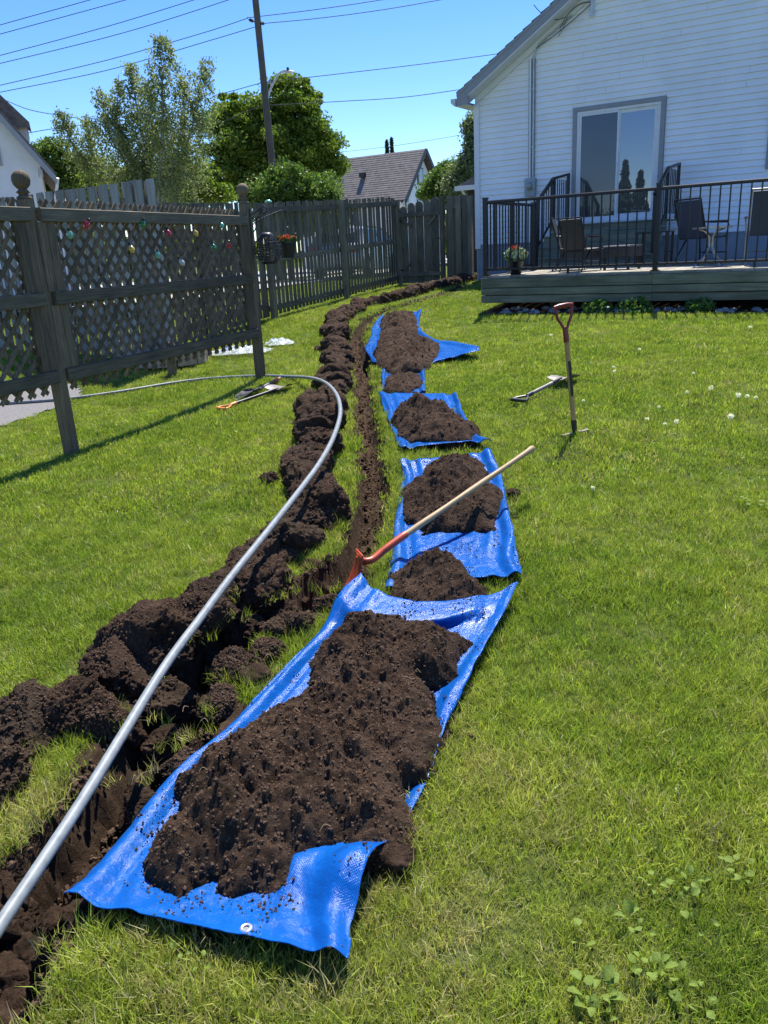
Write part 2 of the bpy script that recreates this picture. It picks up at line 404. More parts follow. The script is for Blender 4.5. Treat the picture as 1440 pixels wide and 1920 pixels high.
M['weed'] = leaf_mat('weed_leaves', (.16, .25, .035), (.30, .37, .07), .35, None, .7)
M['weed_dark'] = leaf_mat('shade_tinted_weed_leaves', (.05, .12, .02), (.10, .20, .035), .35)  # darker greens: shade under the deck put into the leaf colour

def lawn_mat():
    m, nt, b, o = newmat('lawn_floor'); v = coords(nt)
    a = noise(nt, v, 1.4, 4); f = noise(nt, v, 60, 6, .7)
    mx = N(nt, 'MixRGB', _Fac=.6); nt.links.new(ramp(nt, a, [(.3, (.075, .115, .022)), (.7, (.12, .15, .035))]), mx.inputs[1])
    nt.links.new(ramp(nt, f, [(.3, (.035, .04, .014)), (.55, (.10, .13, .03)), (.8, (.20, .18, .085))]), mx.inputs[2])
    nt.links.new(mx.outputs[0], b.inputs['Base Color']); b.inputs['Roughness'].default_value = .95; b.inputs['Specular IOR Level'].default_value = .1
    bump(nt, b, f, 1, .02); return m
M['lawn'] = lawn_mat()
def glass_mat(name, inner, refl=.3):
    m, nt, b, o = newmat(name); b.inputs['Base Color'].default_value = (*inner, 1); b.inputs['Roughness'].default_value = .3
    gl = N(nt, 'BsdfGlossy'); gl.inputs['Roughness'].default_value = .01; gl.inputs['Color'].default_value = (.75, .85, 1, 1)
    fr = N(nt, 'Fresnel'); fr.inputs[0].default_value = 1.5; ad = N(nt, 'Math', operation='ADD', use_clamp=True); ad.inputs[1].default_value = refl
    nt.links.new(fr.outputs[0], ad.inputs[0]); mx = N(nt, 'MixShader'); nt.links.new(ad.outputs[0], mx.inputs[0])
    nt.links.new(b.outputs[0], mx.inputs[1]); nt.links.new(gl.outputs[0], mx.inputs[2]); nt.links.new(mx.outputs[0], o.inputs[0]); return m
M['glass'] = glass_mat('door_glass', (.010, .016, .022), .15)
M['glass_screen'] = glass_mat('screened_door_glass', (.012, .018, .024), .01)
M['window'] = glass_mat('window_glass', (.01, .012, .015), .1)
def bag_mat():
    m, nt, b, o = newmat('clear_plastic_bag'); b.inputs['Base Color'].default_value = (.75, .82, .86, 1); b.inputs['Roughness'].default_value = .12
    t = N(nt, 'BsdfTransparent'); mx = N(nt, 'MixShader'); v = coords(nt); n = noise(nt, v, 16, 6, .7)
    nt.links.new(ramp(nt, n, [(.35, (.12,)*3), (.65, (.75,)*3)]), mx.inputs[0]); nt.links.new(t.outputs[0], mx.inputs[1]); nt.links.new(b.outputs[0], mx.inputs[2]); nt.links.new(mx.outputs[0], o.inputs[0])
    bump(nt, b, n, 1, .02); return m
M['bag'] = bag_mat()
M['bag_blue'] = simple('blue_drawstring', (.02, .12, .6), .4)

# ------------------------------------------------------------------ frames of reference
TH = radians(31.96)                                   # the house faces the lawn at this yaw
U = Vector((cos(TH), -sin(TH), 0)); NN = Vector((sin(TH), cos(TH), 0))
DC = Vector((1.61, 12.1, 0)); FLOOR = 1.13; DEP = 4.75
def HL(u, n, z=0.0): return DC+U*u+NN*n+Vector((0, 0, z))   # house frame -> world

# ------------------------------------------------------------------ trench, tarps, piles (outlines on the lawn)
trench_px = [(-60, 1900), (10, 1770), (95, 1650), (190, 1530), (275, 1425), (340, 1320), (400, 1235), (480, 1165), (575, 1120), (650, 1060), (688, 985),
             (697, 900), (690, 830), (682, 770), (680, 710), (674, 665), (668, 630), (690, 602), (730, 580), (790, 563), (850, 544), (885, 530)]
trench = dense([at(*p)[:2] for p in trench_px], 5)
row_px = [(-30, 1530), (10, 1475), (95, 1370), (255, 1262), (330, 1190), (420, 1130), (490, 1085), (550, 1020), (588, 960), (575, 900), (592, 845), (604, 795), (615, 745),
          (630, 695), (628, 645), (634, 612), (656, 592), (692, 575), (740, 563), (790, 550), (845, 535), (885, 526)]
row = dense([at(*p)[:2] for p in row_px], 5)
TARPS = {
 'A': [[(123, 1690, .045), (388, 1750, .05), (653, 1802, .06)], [(165, 1645, .03), (400, 1690, .0), (664, 1722, .06)], [(212, 1592, .02), (430, 1620, 0), (692, 1612, .11)],
       [(262, 1535, .02), (500, 1550, 0), (762, 1560, .0)], [(330, 1458, .03), (560, 1470, 0), (800, 1480, .0)], [(408, 1390, .03), (620, 1395, 0), (826, 1400, .02)],
       [(478, 1312, .03), (670, 1315, 0), (862, 1318, .03)], [(548, 1238, .03), (720, 1235, 0), (906, 1230, .04)], [(606, 1182, .04), (780, 1195, 0), (942, 1165, .05)],
       [(636, 1125, .10), (770, 1172, .07), (966, 1116, .06)], [(676, 1086, .13), (790, 1136, .07), (973, 1102, .06)]],
 'B': [[(722, 1112, .01), (850, 1105, .0), (978, 1082, .05)], [(735, 1040, .01), (850, 1040, .0), (968, 1030, .04)], [(744, 960, .01), (850, 960, 0), (954, 962, .03)],
       [(754, 900, .01), (848, 900, 0), (940, 900, .02)], [(752, 868, .05), (838, 862, .03), (920, 848, .07)]],
 'C': [[(752, 846, .03), (830, 842, .02), (922, 830, .06)], [(736, 812, .01), (815, 812, 0), (888, 812, .02)], [(722, 775, .01), (800, 775, 0), (868, 776, .02)], [(711, 740, .04), (785, 742, .02), (855, 742, .05)]],
 'D': [[(717, 740, .01), (757, 742, .0), (798, 738, .02)], [(716, 715, .01), (757, 715, 0), (797, 714, .02)], [(714, 690, .02), (757, 688, 0), (796, 688, .03)]],
 'E': [[(702, 684, .01), (760, 690, 0), (828, 680, .03)], [(684, 655, .02), (760, 662, 0), (899, 656, .09)], [(694, 638, .01), (745, 640, 0), (812, 637, .03)],
       [(700, 612, .01), (742, 612, 0), (787, 612, .03)], [(712, 594, .02), (750, 592, 0), (790, 583, .04)]],
}
PILES = {
 'A': ([(270, 1640), (300, 1600), (338, 1560), (340, 1500), (400, 1435), (455, 1395), (520, 1345), (590, 1312), (585, 1262), (602, 1222), (640, 1208), (700, 1200), (770, 1203), (830, 1215), (890, 1228),
        (855, 1260), (862, 1292), (800, 1312), (815, 1350), (832, 1390), (812, 1448), (800, 1478), (748, 1484), (764, 1540), (762, 1600), (748, 1652), (705, 1650), (640, 1622), (600, 1640), (562, 1648),
        (520, 1702), (440, 1704), (400, 1668), (340, 1702), (300, 1675)], .155, .0075),
 'A2': ([(733, 1110), (745, 1082), (800, 1070), (870, 1080), (890, 1105), (912, 1138), (855, 1168), (790, 1155), (740, 1130)], .12, .009),
 'B': ([(755, 965), (760, 925), (800, 912), (798, 888), (850, 878), (908, 882), (915, 900), (895, 926), (942, 938), (934, 985), (918, 1012), (860, 1003), (800, 1008), (760, 985)], .13, .010),
 'C': ([(736, 800), (742, 782), (775, 770), (815, 770), (868, 798), (898, 822), (880, 842), (820, 842), (758, 836), (746, 818)], .15, .014),
 'D': ([(720, 742), (722, 722), (732, 712), (786, 712), (794, 728), (764, 746)], .10, .017),
 'E': ([(712, 694), (700, 672), (708, 655), (714, 630), (716, 605), (738, 594), (775, 592), (782, 610), (784, 642), (826, 655), (824, 676), (792, 704), (745, 712)], .13, .018),
}
def tarp_outline(rows):
    L = [at(*r[0]) for r in rows]; Mi = [at(*r[1]) for r in rows]; R = [at(*r[2]) for r in rows]
    return L, Mi, R
TG = {k: tarp_outline(v) for k, v in TARPS.items()}
TPOLY = {k: [p[:2] for p in L]+[Mi[-1][:2]]+[p[:2] for p in R[::-1]]+[Mi[0][:2]] for k, (L, Mi, R) in TG.items()}
PPOLY = {k: [at(*p)[:2] for p in v[0]] for k, v in PILES.items()}
GRAVEL = [at(*p)[:2] for p in [(-200, 860), (0, 802), (70, 780), (118, 762), (160, 742), (150, 722), (0, 715), (-200, 715)]]

# ------------------------------------------------------------------ lawn, trench: one height field split into two sheets
def axis(a, b, f0, f1, seg):
    out = [a]; x = a
    while x < b:
        s = seg(x); x += s; out.append(x)
    return np.array(out)
def gx(x): return .022 if -1.9 < x < 1.3 else min(60, .022+max(0, abs(x+.3)-1.5)*.16)
def gy(y): return max(.02, .0045*y+.008) if .5 < y < 19.5 else (min(80, .09+abs(y-19.5)*.15) if y >= 19.5 else .25)
def grow(start, end, step, fn):
    o = [start]; x = start
    while (x < end if step > 0 else x > end): x += step*fn(x); o.append(x)
    return o
xs = np.array(sorted(set(grow(-.3, 900, 1, gx)+grow(-.3, -900, -1, gx))))
ys = np.array(sorted(set(grow(.5, 1500, 1, gy)+grow(.5, -300, -1, lambda y: .2+abs(y)*.3))))
X, Y = np.meshgrid(xs, ys)
Z = ground0(np.clip(X, -60, 60), np.clip(Y, -20, 60)) + .012*fbm(P3(X*1.3, Y*1.3), 3)*(abs(X) < 8)*(Y < 20)
near = (X > -3) & (X < 3) & (Y > .3) & (Y < 19.5)
D = np.full(X.shape, 9.0); PAR = np.zeros(X.shape); SD = np.zeros(X.shape)
d_, p_, s_ = seg_dist(X[near], Y[near], trench); D[near] = d_; PAR[near] = p_; SD[near] = s_
edge_n = .035*fbm(P3(X*7, Y*7), 3)*2
halfw = .108 + .03*np.interp(PAR, [0, .25, .4, 1], [.9, 1.0, 0, 0]) + edge_n
nearpart = sstep(.46, .36, PAR)                      # the wide untidy near end
ws_ = .055+.012*sstep(.34, .2, PAR); wall = sstep(halfw+ws_, halfw-ws_, D)
lump = fbm(P3(X*14, Y*14, 3), 4)
DEPTH = .22*np.interp(PAR, [0, .3, .45, .8, 1], [1.3, 1.25, 1.0, .8, .35])
Z = Z - wall*(DEPTH+.05*lump) 
apr = halfw + .02 + nearpart*np.where(SD > 0, np.where(PAR < .16, .05, .12), np.where(PAR < .14, .06, .20))*(.6+2.2*np.clip(fbm(P3(X*3.1, Y*3.1, 9), 3), -.4, .5))
soilm = (D < apr) & (PAR > .001)
Z = Z + soilm*((1-wall)*(.028*lump+.012)+.07*wall*(fbm(P3(X*15, Y*15, 5), 4, .6, billow=True)-.3))
_w3 = np.stack([X, Y, Z], -1)[near]*13; _m = (soilm & (D < halfw+.06))[near]
X2, Y2 = X.copy(), Y.copy(); X2[near] += .040*fbm(_w3, 4, .6)*_m; Y2[near] += .040*fbm(_w3+40, 4, .6)*_m
ny, nx = X.shape; idx = np.arange(ny*nx).reshape(ny, nx)
Q = np.stack([idx[:-1, :-1], idx[:-1, 1:], idx[1:, 1:], idx[1:, :-1]], -1).reshape(-1, 4)
sm = soilm.ravel()[Q].sum(1) >= 2
V = np.stack([X2, Y2, Z], -1).reshape(-1, 3)
def sub(V, Q):
    u, inv = np.unique(Q, return_inverse=True); return V[u], inv.reshape(Q.shape)
v, q = sub(V, Q[~sm]); tag(link('lawn', np_mesh('lawn', v, q, M['lawn'], True)), 'green mown lawn rising gently to the house', kind='structure')
v, q = sub(V, Q[sm]); tag(link('trench', np_mesh('trench', v, q, M['trench'], True)), 'narrow curved trench dug through the lawn', kind='structure')

def lawn_free(x, y):
    """1 where grass may grow"""
    ok = np.ones(x.shape); d, par, sd_ = seg_dist(x, y, trench)
    e = .035*fbm(P3(x*7, y*7), 3)*2
    hw = .108+.03*np.interp(par, [0, .25, .4, 1], [.9, 1.0, 0, 0])+e
    npt = sstep(.46, .36, par)
    ap = hw+.015+npt*np.where(sd_ > 0, np.where(par < .16, .05, .12), np.where(par < .14, .06, .20))*(.6+2.2*np.clip(fbm(P3(x*3.1, y*3.1, 9), 3), -.4, .5))
    ok *= np.where(d < ap, 0, 1)
    for k, poly in TPOLY.items(): ok *= (poly_sd(x, y, poly) < .012)
    for k, poly in PPOLY.items(): ok *= (poly_sd(x, y, poly) < .0)
    ok *= poly_sd(x, y, GRAVEL) < 0
    uu = (x-DC.x)*U.x+(y-DC.y)*U.y; n = (x-DC.x)*NN.x+(y-DC.y)*NN.y
    ok *= ~((uu > .05) & (n > -.22)); ok *= ~((uu > -2.3) & (n > DEP-.1))
    return ok

# ------------------------------------------------------------------ tarps
def tarp(key, label, nu, nv, grom):
    nu = int(nu*2.2); nv = int(nv*2.2)
    rows = TARPS[key]; L, Mi, R = TG[key]; n = len(rows)
    P = [dense([at(*r[c])[:3] for r in rows], nv) for c in range(3)]
    lift = [dense([[r[c][2], 0, 0] for r in rows], nv)[:, 0] for c in range(3)]
    m = len(P[0]); V = []; UV = []; acc = 0
    for j in range(m):
        if j: acc += np.linalg.norm(P[1][j][:2]-P[1][j-1][:2])
        w = np.linalg.norm(P[2][j][:2]-P[0][j][:2])
        for i in range(nu+1):
            t = i/nu
            a, b, c = (1-t)*(1-2*t), 4*t*(1-t), t*(2*t-1)          # quadratic through left, middle, right
            q = a*P[0][j]+b*P[1][j]+c*P[2][j]; lf = max(0, lift[0][j]*(1-t)**2.4+lift[2][j]*t**2.6+lift[1][j]*b*.6)
            if j < nv: lf = max(lf, (lift[0][j]*(1-t)+lift[2][j]*t)*(1-j/nv))
            V.append([q[0], q[1], lf]); UV.append([t*w, acc])
    V = np.array(V); UV = np.array(UV); x, y = V[:, 0], V[:, 1]
    T = np.tile(np.arange(nu+1)/nu, m); J = np.repeat(np.arange(m)/(m-1), nu+1)
    e = np.minimum(np.minimum(T, 1-T)*1.2, np.minimum(J, 1-J)*2.5)
    jag = .006*fbm(P3(UV[:, 0]*9, UV[:, 1]*9, 5), 4)*(1-sstep(0, .12, e))*3
    x = x+jag; y = y+jag*.7
    ins = np.zeros(len(x))
    for k, poly in PPOLY.items(): ins = np.maximum(ins, sstep(-.03, .06, poly_sd(x, y, poly)))
    rid = fbm(np.stack([UV[:, 0]*5+UV[:, 1]*1.5, UV[:, 1]*2.2-UV[:, 0], np.full(len(x), 2.0)], -1), 4, .55, True)
    fine = fbm(P3(UV[:, 0]*13, UV[:, 1]*13, 8), 4)
    rid2 = fbm(np.stack([UV[:, 0]*2.2-UV[:, 1]*1.9, UV[:, 1]*3.4+UV[:, 0], np.full(len(x), 5.0)], -1), 3, .5, True)
    wr = (.12*np.clip(rid, 0, 1)**4+.13*np.clip(rid2, 0, 1)**5)*sstep(0, .08, e)
    side = sstep(.30, .02, T)+sstep(.70, .98, T)
    fold = .018*np.sin((T*5.5+.9*fbm(P3(UV[:, 0]*2, UV[:, 1]*1.2), 2))*2*pi)*side
    cr1 = fbm(np.stack([UV[:, 0]*9+UV[:, 1]*4, UV[:, 1]*6-UV[:, 0]*3, np.full(len(x), 4.0)], -1), 3, .5, True)
    cr2 = fbm(np.stack([UV[:, 0]*17-UV[:, 1]*8, UV[:, 1]*12+UV[:, 0]*5, np.full(len(x), 7.0)], -1), 3, .5, True)
    z = ground0(x, y)+.014+V[:, 2]+(wr*.8+.050*np.clip(cr1, 0, 1)**4+.022*np.clip(cr2, 0, 1)**4+.007*fine+np.clip(fold, -.008, .016))*(1-ins)
    V = np.stack([x, y, z], -1); I = np.arange(m*(nu+1)).reshape(m, nu+1)
    F = np.stack([I[:-1, :-1], I[:-1, 1:], I[1:, 1:], I[1:, :-1]], -1).reshape(-1, 4)
    o = link('tarp', np_mesh('tarp', V, F, M['tarp'], True, UV)); tag(o, label, 'tarp', 'blue tarps under the dug soil')
    md = o.modifiers.new('thick', 'SOLIDIFY'); md.thickness = .0025; md.offset = 0
    if key in 'AB':      # doubled hem along the front edge, with its stitched line
        k0 = 4; W2 = V.reshape(m, nu+1, 3)[:k0+1]; up_ = np.array([0, -.35, .9])*.0035; hv = (W2+up_).reshape(-1, 3); hv[k0*(nu+1):] -= up_*.6; I2 = np.arange((k0+1)*(nu+1)).reshape(k0+1, nu+1)
        link('hem', np_mesh('hem', hv, np.stack([I2[:-1, :-1], I2[:-1, 1:], I2[1:, 1:], I2[1:, :-1]], -1).reshape(-1, 4), M['tarp'], True, UV[:len(hv)]*[1, -1]), o)
    for (i, j) in grom:
        k = int(j*(m-1))*(nu+1)+int(i*nu); p = Vector(V[k]); q1 = Vector(V[k+1])-p; q2 = Vector(V[k+nu+1])-p; nrm = q1.cross(q2).normalized()
        mb = MB(); R_ = nrm.to_track_quat('Z', 'Y').to_matrix()
        mb.lathe([(.007, .001), (.0075, .005), (.011, .006), (.0145, .004), (.0155, .0), (.0145, -.001), (.007, -.001), (.007, .001)], 20, p+nrm*.002, R_)
        mb.build('grommet', M['galv'], o, True)
        mb = MB().lathe([(.0068, -.0005), (.0001, .0003)], 16, p+nrm*.0022, R_); mb.build('eyelet_hole', M['print'], o)
    return V
tarpV = {}
tarpV['A'] = tarp('A', 'largest blue tarp, nearest, under the long soil heap with a grommet at its front hem', 70, 12, [(.64, .016)])
tarpV['B'] = tarp('B', 'blue tarp lying under the wooden shovel handle', 50, 10, [])
tarpV['C'] = tarp('C', 'blue tarp under the cone shaped soil pile beyond the shovel handle', 36, 8, [(.08, .3)])
tarpV['D'] = tarp('D', 'narrow strip of blue tarp between two soil piles', 24, 6, [])
tarpV['E'] = tarp('E', 'farthest blue tarp with a pointed flap on its right side', 36, 7, [])

# ------------------------------------------------------------------ soil piles
CR = []      # crumb points
def pile(key, label, extra=None):
    px, H, cell = PILES[key]; poly = PPOLY[key]; a = np.array(poly); lo = a.min(0)-.05; hi = a.max(0)+.05
    gx_ = np.arange(lo[0], hi[0], cell); gy_ = np.arange(lo[1], hi[1], cell); x, y = np.meshgrid(gx_, gy_)
    d = poly_sd(x, y, poly)+.085*fbm(P3(x*9, y*9, 4), 5, .6)+.012
    mound = 1-np.exp(-np.clip(d, 0, 9)/(.05+.2*H))
    big = fbm(P3(x*3.6, y*3.6, 1), 3); wx = x+.02*fbm(P3(x*9, y*9, 31), 3); wy = y+.02*fbm(P3(x*9, y*9, 57), 3); bil = fbm(P3(wx*8, wy*8, 6), 4, .6, billow=True); f = fbm(P3(x*34, y*34, 2), 4 if cell < .02 else 3, .72, billow=True)
    md = fbm(P3(wx*19, wy*19, 4), 3, .62, billow=True)
    bil = np.maximum(bil, .22); f = np.maximum(f, .12); md = np.maximum(md, .12); h = mound*(H*(.70+1.3*big)+.085*(bil-.3)+.034*(md-.3)+.028*(f-.3))+.006
    if extra is not None: h = h+extra(x, y)*mound
    z = ground0(x, y)+.016+np.where(d > 0, h, -.03+.0*h)+np.minimum(.012, np.clip(d, 0, 1)*.6)
    keep = d > -cell*1.2
    I = np.arange(x.size).reshape(x.shape); q = np.stack([I[:-1, :-1], I[:-1, 1:], I[1:, 1:], I[1:, :-1]], -1).reshape(-1, 4)
    q = q[keep.ravel()[q].all(1)]
    v, q = sub(np.stack([x, y, z], -1).reshape(-1, 3), q)
    # overhang wobble
    v[:, :2] += .012*np.stack([fbm(v*24, 3), fbm(v*24+50, 3)], -1)
    tag(link('soil_pile', np_mesh('soil_pile', v, q, M['soil'], True)), label, 'soil pile', 'soil piles heaped on the tarps')
    k = np.random.rand(len(v)) < (.8 if cell < .012 else .4)
    CR.append(np.concatenate([v[k]+[0, 0, -.002], np.full((k.sum(), 1), .27 if cell < .012 else .45)], 1))
    # crumbs spilled round the foot
    n = int(len(v)*.05); c = v[np.random.randint(0, len(v), n)]; off = np.random.normal(0, .07, (n, 2)); xx = c[:, 0]+off[:, 0]; yy = c[:, 1]+off[:, 1]
    o_ = poly_sd(xx, yy, poly) < .02; xx = xx[o_]; yy = yy[o_]
    CR.append(np.stack([xx, yy, ground0(xx, yy)+.03, np.full(len(xx), .4)], -1))
def humps(lst):
    L = [(at(u, v), r, h) for u, v, r, h in lst]
    return lambda x, y: sum(h*np.exp(-((x-p.x)**2+(y-p.y)**2)/(2*r*r)) for p, r, h in L)
pile('A', 'long low heap of dark crumbly soil covering the nearest tarp', humps([(720, 1260, .14, .05), (820, 1275, .07, .06), (480, 1520, .2, .04), (600, 1560, .12, .03), (700, 1340, .1, .03)]))
pile('A2', 'small round soil pile where the two nearest tarps overlap', humps([(810, 1095, .07, .07), (850, 1130, .06, .03)]))
pile('B', 'soil pile under the wooden shovel handle', humps([(850, 880, .08, .06), (790, 950, .08, .05), (880, 960, .07, .04), (860, 915, .06, .05)]))
pile('C', 'cone shaped soil pile with a smooth brown back', humps([(800, 800, .16, .10)]))
pile('D', 'smallest soil pile on the narrow tarp strip')
pile('E', 'farthest soil pile, long and lumpy, beside the tarp flap', humps([(735, 610, .15, .03), (760, 645, .2, .04), (750, 680, .12, .06)]))

# ------------------------------------------------------------------ sod clumps in a row along the trench
def clump_mesh(name, seed, sub_, rx, ry, rz, mat):
    n = sub_; th = np.linspace(0, pi, n); ph = np.linspace(0, 2*pi, 2*n, endpoint=False); T, Pp = np.meshgrid(th, ph, indexing='ij')
    d = np.stack([np.sin(T)*np.cos(Pp), np.sin(T)*np.sin(Pp), np.cos(T)], -1).reshape(-1, 3)
    # box-ish slab with a crumbly skin
    k = (np.abs(d)**3.2).sum(1)**(-1/3.2); r = .80*k
    dw = d+.35*np.stack([fbm(d*2.3+seed, 2), fbm(d*2.3+seed+31, 2), fbm(d*2.3+seed+77, 2)], -1); r = r*(.96+.62*fbm(dw*1.4+seed*7.1, 3)+.34*fbm(dw*3.4+seed*3.3, 4, .62, True)+.10*(fbm(dw*9+seed, 3, .68, billow=True)-.3)+.08*fbm(d*26+seed, 2, .7))
    cutn = np.array([math.sin(seed*5), math.cos(seed*5), .4*math.sin(seed*9)]); cutn /= np.linalg.norm(cutn); pd_ = (d*r[:, None])@cutn; r = np.where(pd_ > .52, r*(.52+.25*(pd_-.52))/np.maximum(pd_, .01), r)
    v = d*r[:, None]*[rx, ry, rz]
    I = np.arange(n*2*n).reshape(n, 2*n); J = np.roll(I, -1, 1)
    F = np.stack([I[:-1], I[1:], J[1:], J[:-1]], -1).reshape(-1, 4)
    return np_mesh(name, v, F, mat, True), v
clump_list = []
arc = [0]; 
for i in range(1, len(row)): arc.append(arc[-1]+np.linalg.norm(row[i]-row[i-1]))
arc = np.array(arc); s = arc[np.argmin(np.hypot(row[:, 0]-at(345, 1180).x, row[:, 1]-at(345, 1180).y))]; kk = 0
def at_arc(s):
    return np.array([np.interp(s, arc, row[:, 0]), np.interp(s, arc, row[:, 1])])
while s < arc[-1]:
    p = at_arc(s); t = at_arc(s+.05)-at_arc(s-.05); t /= np.linalg.norm(t)+1e-9; nrm = np.array([-t[1], t[0]])
    r = random.uniform(.125, .215)*(1.0 if p[1] < 8 else .9); 
    if p[1] > 13: r *= .95
    q = p+nrm*random.uniform(-.085, .085); clump_list.append((q[0], q[1], r, atan2(t[1], t[0])))
    s += r*random.uniform(.85, 1.25); kk += 1
for (u, v, r) in [(-8, 1480, .12), (62, 1385, .17), (120, 1360, .15), (182, 1368, .11), (262, 1235, .22), (225, 1275, .17), (305, 1285, .16), (318, 1195, .16), (455, 1150, .12), (395, 1165, .12), (515, 1120, .11), (505, 905, .07), (300, 1345, .08), (330, 1395, .08), (385, 1290, .09), (610, 1110, .07),
                  (545, 1155, .09), (560, 1180, .08), (500, 1235, .08), (440, 1265, .09), (415, 1330, .07), (610, 1140, .06), (370, 1375, .06), (520, 1190, .07), (470, 1260, .06), (350, 1440, .05), (470, 1205, .08), (600, 660, .07), (250, 1460, .07), (190, 1610, .07), (90, 1750, .07)]:
    p = at(u, v); clump_list.append((p.x, p.y, r, random.random()*6))
cl_labels = {0: 'overturned sod clump at the very left edge of the photo', 1: 'sod clump second nearest to the left edge of the photo'}
CROWNTUFT = []
for i, (x, y, r, a) in enumerate(clump_list):
    big = y < 5; me, vv = clump_mesh('sod_clump', i*1.37+2, 90 if y < 3.4 else (56 if y < 6 else 26), r*1.12, r*.98, r*.72, M['soil'] if random.random() < .8 else M['soil_dry'])
    z = g1(x, y)+r*.26
    dd, _, _ = seg_dist(np.array([x]), np.array([y]), trench)
    if dd[0] < .13: z -= .13
    rz = a+random.uniform(-.3, .3); e = Euler((random.uniform(-.6, .6), random.uniform(-.5, .5), rz))
    o = link('sod_clump', me, None, None, (x, y, z), e)
    vpx = 960+FPX*((EYE-z)*cos(PITCH)-y*sin(PITCH))/(y*cos(PITCH)+(EYE-z)*sin(PITCH)); lv = [(1440, 'at the lower left edge of the photo'), (1330, 'left of the pipe, level with the long heap middle'), (1230, 'beside the pipe, level with the top of the long heap'),
        (1150, 'left of the spade blade, near side'), (1080, 'level with the spade blade, beside the pipe'), (1010, 'under the pipe, level with the orange spade socket'), (930, 'under the pipe, level with the pile under the wooden handle'), (860, 'just below the pipe bend'),
        (790, 'level with the cone shaped pile, by the pipe bend'), (730, 'where the pipe crosses the row'), (680, 'just beyond the pipe crossing'), (630, 'level with the farthest soil pile'), (590, 'where the dark row begins to curve right'), (560, 'beyond the farthest tarp, on the curve'), (0, 'at the far end of the row by the gate and deck')]
    wh = next(t_ for q_, t_ in lv if vpx >= q_); sz = 'large' if r > .185 else ('mid sized' if r > .165 else ('smaller' if r > .11 else 'small stray'))
    tag(o, sz+' soil clump '+wh, 'soil clump', 'soil clumps '+wh)
    Mx = np.array(Matrix.LocRotScale(Vector((x, y, z)), e, None)); w = vv@Mx[:3, :3].T+Mx[:3, 3]
    k = (np.random.rand(len(w)) < (.16 if y < 4 else .08)) & (w[:, 2] > g1(x, y)); w = w[k]
    CR.append(np.concatenate([w, np.full((len(w), 1), .26 if y < 4 else .4)], 1))
    if random.random() < .75:
        for _ in range(random.randint(2, 6) if y < 6 else 2):
            aa = random.uniform(-2.6, .8); CROWNTUFT.append((x+cos(aa)*r*.95, y+sin(aa)*r*.9, g1(x, y)+random.uniform(.0, r*.35)))
for i in range(130):
    q_ = trench[random.randrange(int(len(trench)*.46))]; aa = random.random()*6.28; ro = random.uniform(.0, .24); x, y = q_[0]+cos(aa)*ro, q_[1]+sin(aa)*ro; r = random.uniform(.03, .075)
    if max(poly_sd(np.array([x]), np.array([y]), P_)[0] for P_ in TPOLY.values()) > -.02: continue
    dd = seg_dist(np.array([x]), np.array([y]), trench)[0][0]; z = g1(x, y)-.20*float(sstep(.23, .08, dd))+r*.15
    me, vv = clump_mesh('soil_clod', i*2.3+300, 22, r*1.2, r, r*.8, M['soil']); o = link('soil_clod', me, None, None, (x, y, z), (random.random(), random.random(), random.random()*6))
    tag(o, 'small loose soil clod in or beside the near half of the trench', 'soil clod', 'loose clods in the near half of the trench')
# crumbs in and round the trench
tx = trench[np.random.randint(0, len(trench)-1, 9000)]+np.random.normal(0, .16, (9000, 2)); d_, p_, s_ = seg_dist(tx[:, 0], tx[:, 1], trench)
inn = (d_ < .12); zz = ground0(tx[:, 0], tx[:, 1])-np.where(inn, .20, 0)*np.interp(p_, [0, .4, .8, 1], [1.1, 1, .8, .35])
CR.append(np.stack([tx[:, 0], tx[:, 1], zz+.004, np.full(len(tx), .6)], -1))
# crumbs sprinkled on the tarp sheets
for k_, v_ in tarpV.items():
    m_ = np.random.rand(len(v_)) < (.10 if k_ == 'A' else .2); pp = v_[m_]; nz = fbm(pp*6, 3) > .08; pp = pp[nz]
    j = np.repeat(pp, 3, 0); j[:, :2] += np.random.normal(0, .02, (len(j), 2)); CR.append(np.concatenate([j+[0, 0, .002], np.full((len(j), 1), .18)], 1))

